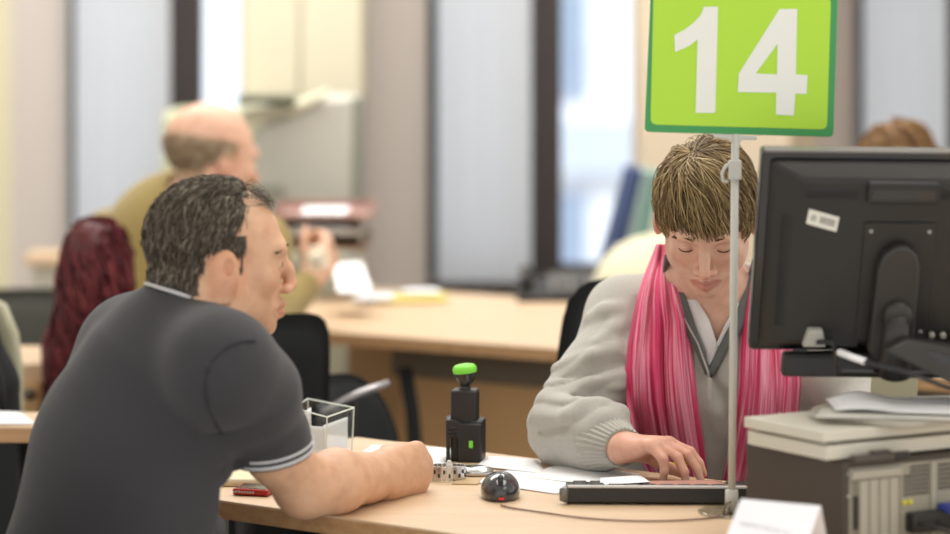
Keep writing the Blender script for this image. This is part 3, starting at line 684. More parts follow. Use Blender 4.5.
crown = np.array([.02, -.03, .118])
def wflow(p):
    d = p-crown; d = d/(np.linalg.norm(d, axis=1, keepdims=True)+.01); d[:, 0] -= .28*(p[:, 1] > 0); d[:, 2] -= .55*(p[:, 2] < .09); return d
def wshade(p, n):
    s_ = .47+.22*np.sin(p[:, 0]*170+p[:, 1]*60+2*np.sin(p[:, 1]*50))+.17*rng.normal(size=n); return np.clip(s_, 0, 1)
wstop = lambda q: ((q[:, 1] > .05) & (q[:, 2] < .028)) | ((q[:, 1] <= .05) & (q[:, 1] > .01) & (q[:, 2] < -.04)) | ((q[:, 1] <= .01) & (q[:, 2] < -.058)) | (q[:, 2] < -.06)
wroots = lambda p: (p[:, 2] > np.where(p[:, 1] > .0, .045, -.02))
scalp_hair('hair', wO, wM, ws, 6500, wroots, wflow, .095, hw, wom, steps=11, rad=.0011, lift=(.005, .017), stop=wstop, wob=.0008, shade=wshade, r=(.075, .097, .084))
brow_m = hair_mat('brow_brown', [(0, (90, 66, 46)), (1, (130, 98, 66))])
brows(w, brow_m, wom)
# lowered lids: lash lines
for q in (-1, 1):
    b = B(); b.tube([w(q*(.031+.0125*t), .0745+.0136*math.sqrt(max(0, 1-t*t*.85)), -.0045-.001*(1-t*t)) for t in [i/5-1 for i in range(11)]], .0009, 6); b.link('eyelashes', brow_m, wom, smooth=True)
# sweater
knit = mat('sweater_grey', (178, 175, 167), .95, bump=.5, bscale=520, var=.10, vscale=160, sheen=.3)
S = SDF((-.02, 4.10, .62), (.82, 4.86, 1.12), .0037)
S.cone((.42, 4.60, .66), (.405, 4.54, .87), .175, .165, .03, flat=(Fw, .72)); S.cone((.405, 4.54, .87), (.397, 4.51, .925), .165, .14, .05, flat=(Fw, .74))
for q in (-.07, .07): S.ell((.40+q, 4.455, .865), (.075, .06, .075), .05)
S.cone(Nw+Vector((0, 0, -.02)), (.395, 4.50, .93), .07, .10, .05)
for a in (Sa, Sb): S.cone(Nw-Vector((0, .0, .008)), a, .060, .058, .04)
mida = Sa.lerp(Ea, .5)+Vector((.010, -.01, .004))
S.chain([Sa, mida, Ea, Ea.lerp(Wa, .5)+Vector((0, 0, .004)), Ea.lerp(Wa, .60)], [.062, .068, .062, .055, .049], .03, .016)
S.chain([Sb, Sb.lerp(Eb, .5), Eb, Eb.lerp(Wb, .5), Eb.lerp(Wb, .85)], [.062, .064, .058, .051, .040], .03)
Sraw_ray = lambda x, y: S.ray(x, y)
folds = [(560, 372, 625, 345, .013, 0), (552, 392, 628, 380, .013, 0), (545, 408, 620, 412, .012, 0), (556, 382, 626, 362, .007, 1), (550, 400, 624, 396, .007, 1), (540, 424, 600, 420, .011, 0), (538, 432, 590, 440, .007, 1), (548, 452, 590, 432, .010, 0),
         (612, 268, 640, 300, .007, 1), (640, 300, 628, 345, .006, 1), (590, 320, 620, 310, .010, 0), (598, 342, 628, 322, .010, 0), (706, 395, 722, 430, .007, 0), (712, 380, 735, 420, .006, 1)]
for (a0, b0, a1, b1, rr, sub) in folds:
    y0, y1 = S.ray(a0, b0), S.ray(a1, b1); ym = S.ray((a0+a1)/2, (b0+b1)/2-3)
    if y0 and y1 and ym:
        dd = .004 if not sub else -.003
        fold(S, [P(a0, b0, y0+dd+.004), P((a0+a1)/2, (b0+b1)/2-3, ym+dd), P(a1, b1, y1+dd+.004)], rr*.80, .018, bool(sub))
S.disp(cloth_fn(11, .0042, 15, .0008, 60))
def elbow_folds(x, y, z):
    dx, dy, dz = x-Ea.x, y-Ea.y, z-Ea.z; r2 = (dx-.01)**2+dy*dy*.5+(dz-.035)**2
    s_ = dz*.92-dx*.25+.35*(dy); c_ = dx*.9+dz*.3
    ph = 2*PI*s_/.038+2.2*np.sin(c_*38+1)+.8*np.sin(dy*50); w_ = np.exp(-r2/.0085)
    return -(np.abs(np.sin(ph*.5))**.7*.010-.005)*w_
S.disp(elbow_folds, band=.03)
S_sweater_full = S.F.copy()
# open V at the throat
def vcut(S, px_l, px_r, py_t, px_b, py_b, Y0, Y1):
    a0, a1 = P(px_l, py_t, 4.45), P(px_r, py_t, 4.45); c0 = P(px_b, py_b, 4.45)
    def f(x, y, z):
        t = (z-c0.z)/(a0.z-c0.z); xl = c0.x+(a0.x-c0.x)*t; xr = c0.x+(a1.x-c0.x)*t
        return np.maximum(np.maximum(xl-x, x-xr), np.maximum(y-Y1, Y0-y))+0*z
    S.op(f, (a0.x, Y0, c0.z), (a1.x, Y1, 1.1), .006, True)
vcut(S, 676, 757, 270, 709, 376, 4.2, 4.50)
S.cone(Nw+Vector((0, 0, .0)), Nw+Vector((0, -.01, .1)), .060, .064, .004, sub=True)
S.cone(Nw+Vector((0, 0, .0)), Vector((.39, 4.46, .93)), .058, .04, .004, sub=True)
sw = S.link('sweater', knit, wom)
S.F = S_sweater_full; SW = S
def surf(px, py, off=.0, default=4.42):
    y = SW.ray(px, py) or default; return P(px, py, y-off)
# ribbed cuff
axc = (Wa-Ea).normalized(); c0 = Ea.lerp(Wa, .66)
rib = lambda t, h: .0020*math.cos(30*t)
knit_rib = mat('sweater_rib', (180, 177, 168), .95, bump=.5, bscale=520, sheen=.3)
for c0_, ax_c in ((c0, axc), (Eb.lerp(Wb, .78), (Wb-Eb).normalized())):
    b = B(); b.lathe(c0_, ax_c, [(-.004, .044), (.002, .0530), (.014, .0500), (.028, .0440), (.046, .0385), (.060, .0355), (.064, .0340), (.062, .029)], 180, wave=rib, ell=.88, ref=(0, 0, 1)); b.link('cuff', knit_rib, wom, smooth=True)
# collar of the sweater, shirt collar, zip
dark_rib = mat('collar_dark_grey', (98, 100, 98), .9, bump=.4, bscale=400); shirt_m = mat('shirt_white', (226, 222, 222), .85, bump=.1, bscale=300); chest_m = skin_wom
def ribbon(name, pts, wid, off, m, parent, th=.003, n=24, skew=0):
    """band lying on the sweater along points of the view; wid in metres across"""
    Q = []; k = len(pts)
    for i in range(n+1):
        t = i/n*(k-1); j = min(int(t), k-2); f = t-j; Q.append((pts[j][0]*(1-f)+pts[j+1][0]*f, pts[j][1]*(1-f)+pts[j+1][1]*f, pts[j][2]*(1-f)+pts[j+1][2]*f))
    V = []; F = []
    for i, (x, y, w_) in enumerate(Q):
        a = Q[min(i+1, n)]; c = Q[max(i-1, 0)]; dx, dy = a[0]-c[0], a[1]-c[1]; L = math.hypot(dx, dy) or 1; nx_, ny_ = -dy/L, dx/L
        for u in (-1, -.33, .33, 1):
            X, Y_ = x+nx_*w_*u, y+ny_*w_*u; V.append((X, Y_, off(i/n) if callable(off) else off))
    ds = [SW.ray(v[0], v[1]) for v in V]; good = [d for d in ds if d]; md = sum(good)/len(good)
    ds = [d if d else md for d in ds]
    D = np.array(ds).reshape(n+1, 4); 
    for _ in range(4): D[1:-1] = (D[:-2]+D[1:-1]*2+D[2:])/4
    D = D.ravel(); W_ = [P(v[0], v[1], d-v[2]) for v, d in zip(V, D)]
    F = [(i*4+c, i*4+c+1, (i+1)*4+c+1, (i+1)*4+c) for i in range(n) for c in range(3)]
    o = link(name, W_, F, m, parent, smooth=True); sd = o.modifiers.new('t', 'SOLIDIFY'); sd.thickness = th; sd.offset = 0; return o
ribbon('sweater_collar', [(671, 256, 6), (672, 284, 9), (684, 314, 7), (698, 346, 4.5), (708, 374, 3)], 0, .010, dark_rib, wom, .006)
ribbon('sweater_collar', [(758, 262, 6), (752, 292, 7), (738, 324, 6), (722, 350, 4.5), (710, 374, 3)], 0, .010, dark_rib, wom, .006)
ribbon('shirt_collar', [(680, 268, 6), (684, 296, 9), (700, 324, 10), (712, 350, 7), (711, 372, 3)], 0, .002, shirt_m, wom, .003)
ribbon('shirt_collar', [(752, 272, 5), (744, 304, 6), (730, 328, 6), (718, 352, 5)], 0, .002, shirt_m, wom, .003)
ribbon('zip_tape', [(684, 318, .8), (698, 344, .8), (708, 372, .9), (709, 384, 1.2)], 0, .0145, mat('zip_metal', (186, 183, 175), .35, metal=.3), wom, .002)
zc = surf(709, 385, .016)
b = B(); b.box(zc+Vector((0, -.004, .006)), (.009, .006, .013)); zp = b.link('zip_slider', bpy.data.materials['zip_metal'], wom, bevel=.0015)
b = B(); b.box(zc+Vector((0, -.006, -.012)), (.0075, .003, .024)); b.link('zip_pull', bpy.data.materials['zip_metal'], zp, bevel=.001)
# scarf: two pleated ends over the chest and a turn round the neck
scarf_m = mat('scarf_pink', (222, 70, 120), .9, sheen=.2, bump=.25, bscale=600); nt = scarf_m.node_tree; bs = nt.nodes['Principled BSDF']
at = nt.nodes.new('ShaderNodeAttribute'); at.attribute_name = 'across'; at2 = nt.nodes.new('ShaderNodeAttribute'); at2.attribute_name = 'along'
cb = nt.nodes.new('ShaderNodeCombineXYZ'); nt.links.new(at.outputs['Fac'], cb.inputs[0]); nt.links.new(at2.outputs['Fac'], cb.inputs[1])
mp = nt.nodes.new('ShaderNodeMapping'); mp.inputs['Scale'].default_value = (6.5, .30, 1); nz_ = nt.nodes.new('ShaderNodeTexNoise'); nz_.inputs['Scale'].default_value = 2.2; nz_.inputs['Detail'].default_value = 3; nz_.inputs['Roughness'].default_value = .6
rp = nt.nodes.new('ShaderNodeValToRGB'); rp.color_ramp.interpolation = 'LINEAR'
for i, (p_, c_) in enumerate(((.30, (150, 22, 62)), (.42, (206, 46, 98)), (.50, (226, 92, 136)), (.56, (240, 168, 190)), (.60, (214, 60, 112)), (.72, (236, 140, 168)))):
    if i > 1: rp.color_ramp.elements.new(.5)
for i, (p_, c_) in enumerate(((.32, (132, 10, 50)), (.42, (202, 46, 94)), (.485, (218, 82, 124)), (.54, (240, 172, 190)), (.59, (200, 48, 96)), (.70, (238, 140, 168)))):
    rp.color_ramp.elements[i].position = p_; rp.color_ramp.elements[i].color = lin(c_)+(1,)
nt.links.new(cb.outputs[0], mp.inputs[0]); nt.links.new(mp.outputs[0], nz_.inputs['Vector']); nt.links.new(nz_.outputs['Fac'], rp.inputs[0]); nt.links.new(rp.outputs[0], bs.inputs['Base Color'])
scarf = thing('scarf', 'pink scarf striped lengthwise, hanging in folds from the neck of the woman in grey', 'scarf', tuple(Nw-Vector((0, 0, .05))))
def scarf_end(rows, seed, nu=64, nv=70, top=.012, ymin=None):
    r_ = random.Random(seed); ph = [r_.random()*6 for _ in range(6)]; V = []; A = []; L = []; D = np.zeros((nv+1, nu+1)); XY = np.zeros((nv+1, nu+1, 2))
    for j in range(nv+1):
        t = j/nv*(len(rows)-1); k = min(int(t), len(rows)-2); f = t-k; y, a, c = [rows[k][q]*(1-f)+rows[k+1][q]*f for q in range(3)]
        for i in range(nu+1):
            u = i/nu; uu = u+.012*math.sin(9*u+ph[0]+j*.06); x = a+(c-a)*uu; d = SW.ray(x, y); D[j, i] = d if d else np.nan; XY[j, i] = (x, y)
    med = np.nanmedian(D, axis=1); ok = ~np.isnan(med); med = np.interp(np.arange(nv+1), np.arange(nv+1)[ok], med[ok])
    D = np.where(np.isnan(D), med[:, None], D)
    for _ in range(14): D[1:-1] = (D[:-2]+2*D[1:-1]+D[2:])/4; D[:, 1:-1] = (D[:, :-2]+2*D[:, 1:-1]+D[:, 2:])/4
    for j in range(nv+1):
        v = j/nv
        for i in range(nu+1):
            u = i/nu; env = min(1, 7*u, 7*(1-u))
            pl = .5+.5*math.sin(u*17+ph[1]+1.6*math.sin(v*4+ph[2])+2.0*v); pl2 = .5+.5*math.sin(u*33+ph[3]+2*math.sin(v*3+ph[4]))
            off = .002+env*(top+.014*pl+.007*pl2)
            p = P(XY[j, i, 0], XY[j, i, 1], D[j, i]-off); V.append(p); A.append(u+seed); L.append(v)
    w_ = nu+1; F = np.array([(j*w_+i, j*w_+i+1, (j+1)*w_+i+1, (j+1)*w_+i) for j in range(nv) for i in range(nu)])
    o = link('scarf_end', np.array([tuple(v) for v in V]), F, scarf_m, scarf, smooth=True, attrs={'across': A, 'along': L}); sd = o.modifiers.new('t', 'SOLIDIFY'); sd.thickness = .002; sd.offset = -1; return o
scarf_end([(244, 657, 668), (262, 650, 672), (282, 642, 677), (302, 636, 683), (322, 632, 689), (345, 628, 692), (370, 626, 694), (400, 627, 697), (430, 632, 701), (455, 640, 704), (481, 652, 707)], 1)
scarf_end([(262, 756, 772), (290, 748, 784), (320, 742, 792), (352, 739, 800), (385, 738, 801), (415, 735, 799), (440, 731, 797), (462, 727, 793), (481, 723, 788)], 2)
# the turn behind the neck
V = []; A = []; L = []; nu, nv = 30, 40
for j in range(nv+1):
    t = j/nv; a = math.radians(-35+250*t); rx, ry = .083, .078; cx, cy = .390, 4.485
    p = Vector((cx+rx*math.cos(a), cy+ry*math.sin(a), .985+.045*math.sin(PI*t)))
    for i in range(nu+1):
        u = i/nu; q = (u-.5)*.075; bulge = .018*math.sin(PI*u)+.006*math.sin(u*24+4*t)
        V.append(p+Vector((math.cos(a), math.sin(a), 0))*(bulge-.012*u)+Vector((0, 0, q))); A.append(u+3); L.append(t)
w_ = nu+1; F = np.array([(j*w_+i, j*w_+i+1, (j+1)*w_+i+1, (j+1)*w_+i) for j in range(nv) for i in range(nu)])
o = link('neck_turn', np.array([tuple(v) for v in V]), F, scarf_m, scarf, smooth=True, attrs={'across': A, 'along': L}); sd = o.modifiers.new('t', 'SOLIDIFY'); sd.thickness = .003
trousers_and_shoes(wom, (.44, 4.66, .56), Fw, mat('trousers_grey', (92, 88, 84), .9), M['shoe'], top=(.41, 4.58, .70))
# ---- people further back
def bg_person(name_label, hips, F, N, hd_o, hd_R, hs, sh, arms, top_m, skin_c, tr_m, hairf=None, rt=.17, h=.006, hairmask=None, hairc=(120, 100, 80), fine=False):
    F = Vector(F).normalized(); Rr = Vector((F.y, -F.x, 0)); hips = Vector(hips); N = Vector(N)
    p = thing('person', name_label, 'person', (hips.x, hips.y, 0))
    Rsh, Lsh = N+Rr*sh-Vector((0, 0, .06)), N-Rr*sh-Vector((0, 0, .06))
    allp = [hips, N, Vector(hd_o), Rsh, Lsh]+[Vector(v) for a in arms for v in a[:2]]
    lo = np.array([tuple(v) for v in allp]).min(0)-.23; hi = np.array([tuple(v) for v in allp]).max(0)+.2
    S = SDF(lo, hi, .0045); w = head(S, hd_o, hd_R, hs, fine=fine); ch = N.lerp(hips, .4)
    S.cone(w(0, -.03, -.06), N, .052, .058, .03); S.cone(N, ch, .08, .11, .06, flat=(F, .7)); S.cone(ch, hips, .11, .11, .05, flat=(F, .8))
    for q, (e, wr, hd, hn, ht) in zip((Rsh, Lsh), arms):
        S.cone(N-Vector((0, 0, .03)), q, .045, .04, .03); S.chain([q, e, wr], [.042, .038, .026], .02); hand(S, wr, hd, hn, ht, size=.95, curls=((.7, .9, .5),)*4)
    S.link('body', skin_mat('skin_'+str(len(bpy.data.materials)), skin_c), p, attrs=tones(hd_o, hd_R, hs, skin_c, hairmask, hairc))
    S = SDF(lo, hi, h); S.cone(N-Vector((0, 0, .02)), N.lerp(hips, .3), .07, .11, .05)
    S.cone(N.lerp(hips, .25), hips, rt*.93, rt, .05, flat=(F, .7))
    for q, (e, wr, *_) in zip((Rsh, Lsh), arms):
        S.cone(N-Vector((0, 0, .035)), q, .06, .062, .05); e = Vector(e); wr = Vector(wr); S.chain([q, e, e.lerp(wr, .85)], [.066, .056, .038], .03)
        S.cone(e.lerp(wr, .8), Vector(wr), .030, .030, .003, sub=True)
    S.disp(cloth_fn(int(hips.x*100) % 97+1, .005, 11)); S.cone(N, w(0, -.03, -.04), .056, .058, .004, sub=True)
    S.link('shirt', top_m, p)
    trousers_and_shoes(p, hips+Vector((0, 0, .02)), F, tr_m, M['shoe'], h=.011)
    return p, w
# bald man in ochre
olive = mat('pullover_ochre', (150, 130, 74), .95, bump=.3, bscale=300, sheen=.2)
bO = P(212, 158, 6.12); bR = frame((.80, .55, -.16), (0, 0, 1)); bN = P(184, 216, 6.22)
def bald_mask(l):
    x, y, z = l[:, 0], l[:, 1], l[:, 2]; return (z < .040) & (z > np.where(y < -.04, -.06, .0)) & (y < .02) & (((x/.074)**2+((y+.015)/.096)**2+((z-.035)/.083)**2) > .8)
bel = P(300, 318, 6.0); bel2 = P(215, 318, 6.5)
bp_, bw = bg_person('bald grey-haired man in ochre pullover sitting at the desk behind', (-.70, 6.10, .55), (.45, .89, 0), bN, bO, bR, 1.08, .215,
    [(P(262, 330, 5.93), P(312, 270, 6.18)+Vector((0, 0, -.02)), (.4, .5, .6), (-.7, .5, 0), (0, 0, 1)), (P(170, 330, 6.45), P(250, 320, 6.6), (.8, .4, 0), (0, 0, -1), (-.3, .8, 0))],
    olive, (226, 182, 156), mat('trousers_brown', (80, 70, 60), .9), rt=.24, hairmask=bald_mask, hairc=(176, 146, 116))
hg = hair_mat('hair_grey_brown', [(0, (126, 104, 80)), (.6, (172, 148, 118)), (1, (206, 190, 166))])
fb = lambda p: np.stack([0*p[:, 0], -.4+0*p[:, 0], -1+0*p[:, 0]], 1)
scalp_hair('hair', bO, bR, 1.08, 1800, bald_mask, fb, .02, hg, bp_, steps=3, rad=.0018, lift=(.003, .008))
wb = P(318, 258, 6.12)
b = B(); b.tube([wb+Vector((.024*math.cos(a), .010*math.sin(a)-.0, .024*math.sin(a))) for a in [i*2*PI/12 for i in range(13)]], .005, 8); b.lathe(wb-Vector((0, .02, 0)), (0, -1, 0), [(0, .016), (.008, .016), (.010, .013)], 20)
tag(b.link('wristwatch', mat('watch_pale', (240, 232, 210), .15, metal=.3), smooth=True), 'pale shiny wristwatch on the raised wrist of the bald man in ochre', 'watch')
# person with long curly dark red hair
mar = mat('top_maroon', (84, 36, 40), .95, bump=.4, bscale=200)
rO = P(97, 264, 5.55); rR = frame((.2, .95, -.2), (0, 0, 1)); rN = P(103, 318, 5.6)
rp_, rw = bg_person('person with long curly dark red hair and maroon top seen from behind', (-.775, 5.5, .50), (.2, .98, 0), rN, rO, rR, .80, .055,
    [(P(118, 430, 5.75), P(122, 440, 5.95), (.3, .9, 0), (0, 0, -1), (-1, 0, 0)), (P(84, 430, 5.7), P(86, 440, 5.95), (.3, .9, 0), (0, 0, -1), (1, 0, 0))],
    mar, (214, 160, 136), mat('trousers_black', (40, 38, 40), .9), rt=.10, hairmask=lambda l: (l[:, 1] < .05) & (l[:, 2] > -.06), hairc=(86, 30, 34))
hr = hair_mat('hair_dark_red', [(0, (50, 16, 20)), (.5, (98, 38, 44)), (1, (140, 66, 70))])
n_ = 900; P_ = np.zeros((n_, 16, 3)); rO_ = np.array(rO)
for k in range(n_):
    a = random.uniform(0, 2*PI); e = random.uniform(-.1, 1.45); rr = .066
    st = np.array([rr*math.cos(e)*math.cos(a), rr*math.cos(e)*math.sin(a)*1.15, .02+.082*math.sin(e)]); ln = random.uniform(.20, .36); f0 = random.uniform(0, 6); fr = random.uniform(5, 9); cr = random.uniform(.005, .011)
    if st[1] > .045 and st[2] < .06: st[1] = -st[1]
    for j in range(16):
        t = j/15; drop = ln*t; q = st.copy(); q[0] *= 1+.18*t; q[0] -= .03*t*t; q[1] = st[1]*(1-.2*t)-.02*t; z = st[2]-drop
        out_ = 1+.10*math.sin(PI*min(1, t*2)); P_[k, j] = rO_+[q[0]*out_+cr*math.cos(fr*2*t+f0), q[1]*out_+cr*math.sin(fr*2*t+f0), z]
strands_mesh('hair', P_, np.full((n_, 16), .0032), np.clip(.5+.3*rng.normal(size=n_), 0, 1), hr, rp_)
# brown-haired person behind the monitor
kO = P(898, 178, 6.0); kR = frame((-.2, -.9, -.3), (0, 0, 1)); kN = P(898, 238, 6.05)
kp_, kw_ = bg_person('person with short brown hair half hidden behind the computer monitor', (1.0, 6.2, .55), (-.15, -1, 0), kN, kO, kR, 1.0, .17,
    [(P(830, 320, 5.95), P(850, 335, 5.75), (.4, -.8, 0), (0, 0, -1), (1, 0, 0)), (P(965, 320, 5.95), P(930, 335, 5.75), (-.4, -.8, 0), (0, 0, -1), (-1, 0, 0))],
    mat('shirt_blue_grey', (120, 126, 140), .9), (220, 172, 142), mat('trousers_navy', (44, 46, 60), .9), fine=True)
hb = hair_mat('hair_brown', [(0, (92, 64, 38)), (.5, (140, 104, 66)), (1, (176, 140, 98))])
scalp_hair('hair', kO, kR, 1.0, 2600, wroots, wflow, .085, hb, kp_, steps=8, rad=.0022, lift=(.008, .020), stop=wstop)

# ------------------------------------------------------------------ background furniture and things
# tall cream cabinet by the leftmost window
def tall_cabinet(name, label, px0, px1, Y, z0, z1, m, split, dep=.35):
    r = thing(name, label, 'cabinet', (wx((px0+px1)/2, Y), Y, z0)); x0, x1 = wx(px0, Y), wx(px1, Y); xs = wx(split, Y)
    b = B(); b.box(((x0+x1)/2, Y+dep/2+.01, (z0+z1)/2), (x1-x0, dep, z1-z0)); b.link('cabinet_body', m, r, bevel=.003)
    for a, c, hx in ((x0, xs, xs-.03), (xs, x1, xs+.03)):
        b = B(); b.box(((a+c)/2, Y, (z0+z1)/2), (c-a-.008, .018, z1-z0-.01)); d = b.link('door', m, r, bevel=.003)
        b = B(); b.tube([(hx, Y-.012, 1.0), (hx, Y-.03, 1.01), (hx, Y-.03, 1.09), (hx, Y-.012, 1.10)], .004, 8); b.link('handle', M['grey_metal'], d, smooth=True)
    return r
cream_m = mat('cabinet_cream', (208, 200, 176), .7)
tall_cabinet('cabinet', 'tall cream two-door cabinet left of the middle window, behind the copier', 242, 362, 8.05, 0, 2.6, cream_m, 300)
tall_cabinet('cabinet', 'beige two-door cabinet behind the number sign', 640, 792, 8.1, 0, 2.6, mat('cabinet_beige', (224, 206, 180), .7), 716)
# low cream cabinet with dark box on top
Yc = 7.62
lc = thing('cabinet', 'low pale green cabinet behind the head of the bald man', 'cabinet', (wx(205, Yc), Yc, 0))
gm = mat('cabinet_pale_green', (196, 198, 168), .6)
b = B(); b.box((wx(206, Yc), Yc+.2, wz(112, Yc)/2), (wx(252, Yc)-wx(162, Yc), .4, wz(112, Yc))); b.link('cabinet_body', gm, lc, bevel=.01)
b = B(); b.box((wx(206, Yc), Yc-.008, wz(112, Yc)/2), (wx(249, Yc)-wx(165, Yc), .018, wz(112, Yc)-.04)); d = b.link('door', gm, lc, bevel=.003)
b = B(); b.box((wx(242, Yc), Yc-.022, 1.0), (.012, .012, .1)); b.link('handle', M['grey_metal'], d, bevel=.003)
# copier
Yk = 7.2
cp = thing('copier', 'large grey and cream office copier right of the bald man', 'copier', (wx(300, Yk), Yk, 0))
grey1 = mat('copier_grey', (188, 186, 176), .5); cr1 = mat('copier_cream', (206, 203, 178), .5)
X = lambda p: wx(p, Yk); Z = lambda p: wz(p, Yk)
b = B(); b.prism([(X(254), Yk, Z(215)), (X(254), Yk, Z(128)), (X(300), Yk, Z(112)), (X(318), Yk, Z(98)), (X(352), Yk, Z(98)), (X(352), Yk, Z(215))], (0, .40, 0)); b.link('scanner_body', grey1, cp, bevel=.012)
b = B(); b.prism([(X(236), Yk-.02, Z(128)), (X(236), Yk-.02, Z(112)), (X(300), Yk-.02, Z(101)), (X(322), Yk-.02, Z(92)), (X(326), Yk-.02, Z(98)), (X(300), Yk-.02, Z(112))], (0, .40, 0)); b.link('document_feeder', cr1, cp, bevel=.01)
b = B(); b.box((X(268), Yk-.0, Z(99)), (X(296)-X(242), .2, .022)); b.box((X(290), Yk-.03, Z(103)), (.03, .04, .02)); b.link('feeder_tray', mat('copier_dark', (96, 98, 80), .5), cp, bevel=.004)
b = B(); b.box((X(355), Yk+.2, Z(170)), (X(360)-X(351), .38, Z(98)-Z(240))); b.link('side_panel', mat('copier_side', (140, 140, 128), .5), cp, bevel=.004)
b = B(); b.box((X(272), Yk-.008, Z(192)), (.07, .014, .045)); b.link('control_panel', mat('copier_panel', (150, 150, 138), .4), cp, bevel=.003)
b = B(); b.box((X(303), Yk+.2, Z(246)/2), (X(352)-X(254), .40, Z(246))); b.link('base_cabinet', grey1, cp, bevel=.012)
for k in range(3):
    b = B(); b.box((X(303), Yk-.008, Z(246)-.1-.2*k), (X(346)-X(260), .02, .17)); dd = b.link('paper_drawer', cr1, cp, bevel=.005)
    b = B(); b.box((X(303), Yk-.022, Z(246)-.05-.2*k), (.12, .012, .014)); b.link('handle', grey1, dd, bevel=.003)
b = B(); b.box((X(303), Yk+.2, (Z(215)+Z(246))/2), (X(348)-X(258), .4, Z(215)-Z(246))); b.link('output_bay', mat('copier_bay', (112, 104, 92), .6), cp)
# stacked paper trays in front of copier
Yt = 6.75
tr_ = thing('letter_tray', 'stacked paper trays with white papers between the bald man and the grey pilaster', 'tray', (wx(318, Yt), Yt, .74))
pinkm = mat('tray_pink_edge', (170, 136, 128), .5); brm = mat('tray_brown', (120, 92, 70), .5); trm = mat('tray_clear_grey', (176, 172, 166), .4)
for py, m_, x0, x1 in ((217, pinkm, 276, 372), (233, trm, 280, 362), (248, brm, 290, 366)):
    x0, x1, z = wx(x0, Yt), wx(x1, Yt), wz(py, Yt); b = B(); b.box(((x0+x1)/2, Yt+.12, z), (x1-x0, .30, .004)); b.box(((x0+x1)/2, Yt+.268, z+.012), (x1-x0, .004, .024))
    for x in (x0, x1): b.box((x, Yt+.12, z+.012), (.004, .30, .026))
    b.box(((x0+x1)/2, Yt-.03, z+.004), (x1-x0, .006, .012)); b.link('tray_shelf', m_, tr_)
for x in (282, 362):
    for yy in (-.02, .26):
        b = B(); b.box((wx(x, Yt), Yt+yy, (.742+wz(214, Yt))/2), (.008, .008, wz(214, Yt)-.742)); b.link('post', trm, tr_)
for k, (a, c, py, lab) in enumerate(((300, 346, 221, 'white papers on the upper tray left of the grey pilaster'), (292, 352, 237, 'white papers on the middle tray left of the grey pilaster'))):
    b = B(); b.box((wx((a+c)/2, Yt), Yt+.1, wz(py-3.2, Yt)+.006), (wx(c, Yt)-wx(a, Yt), .24, .012+.004*k)); tag(b.link('paper_stack', M['white_paper']), lab, 'papers')
# papers and folder on the background desk
def lay(name, quad, z, m, label, cat, th=.004, group=None, bend=0):
    return sheet(name, [DK(x, y, z) for x, y in quad], m, label=label, cat=cat, thick=th, group=group, bend=bend)
b = B(); q = [P(332, 264, 6.5), P(362, 262, 6.5), P(372, 291, 6.35), P(338, 293, 6.35)]; b.prism(q, (0, .004, .001))
pm_ = thing('document_holder', 'white papers propped upright beside the trays on the rear desk', 'papers', (wx(350, 6.4), 6.4, .74)); b.link('paper_sheet', M['white_paper'], pm_)
b = B(); b.box(P(352, 288, 6.45)+Vector((0, .03, 0)), (.1, .06, .012)); b.prism([P(345, 290, 6.42), P(360, 290, 6.42), P(356, 270, 6.52), P(349, 270, 6.52)], (0, .01, 0)); b.link('holder', trm, pm_)
lay('folder', [(374, 302), (448, 300), (442, 292), (378, 293)], .748, mat('folder_yellow', (228, 214, 130), .7), 'yellow folder lying on the rear desk', 'folder', .008)
lay('paper_sheet', [(352, 300), (392, 299), (396, 292), (362, 292)], .756, M['white_paper'], 'white paper beside the yellow folder on the rear desk', 'paper', .003)
lay('paper_sheet', [(400, 293), (440, 293), (438, 288.5), (404, 288.5)], .760, M['white_paper'], 'white paper just behind the yellow folder on the rear desk', 'paper', .003)
dk_ = thing('desk_phone', 'dark low telephone on the rear desk left of the woman', 'phone', tuple(DK(552, 300)))
b = B(); c_ = DK(552, 300); b.prism([c_+Vector((-.09, -.05, 0)), c_+Vector((-.09, .09, 0)), c_+Vector((-.09, .09, .05)), c_+Vector((-.09, -.05, .018))], (.18, 0, 0)); b.link('phone_body', M['black_plastic'], dk_, bevel=.005)
b = B(); b.tube([c_+Vector((-.065, -.03, .045)), c_+Vector((-.065, .0, .06)), c_+Vector((-.065, .05, .067)), c_+Vector((-.065, .08, .065))], [.018, .011, .011, .018], 10); b.link('handset', M['black_plastic'], dk_, smooth=True)
b = B(); 
for i in range(3):
    for j in range(4): b.box(c_+Vector((.0+i*.025, -.03+j*.027, .032+j*.0062)), (.016, .016, .008))
b.link('keypad', M['grey_metal'], dk_)
# coloured folders leaning on the cream armchair behind the woman
Yf = 6.9
ch_ = thing('armchair', 'cream upholstered rounded chair behind the left shoulder of the woman', 'chair', (wx(655, Yf), Yf, 0))
S = SDF((wx(560, Yf), Yf-.3, .0), (wx(740, Yf), Yf+.35, wz(215, Yf)), .012)
zc_ = wz(243, Yf)
S.cone((wx(640, Yf), Yf, zc_-.13), (wx(690, Yf), Yf, zc_-.08), .10, .10, .04); S.cone((wx(655, Yf), Yf+.02, zc_-.14), (wx(655, Yf), Yf+.02, .5), .16, .17, .06); S.cone((wx(655, Yf)-.13, Yf-.12, .42), (wx(655, Yf)+.13, Yf-.12, .42), .10, .10, .05)
S.link('upholstery', mat('cream_fabric', (216, 212, 184), .9), ch_)
for sx in (-.15, .15):
    for sy in (-.15, .1):
        b = B(); b.tube([(wx(655, Yf)+sx, Yf+sy, 0), (wx(655, Yf)+sx*.9, Yf+sy, .38)], .016, 8); b.link('leg', M['grey_metal'], ch_, smooth=True)
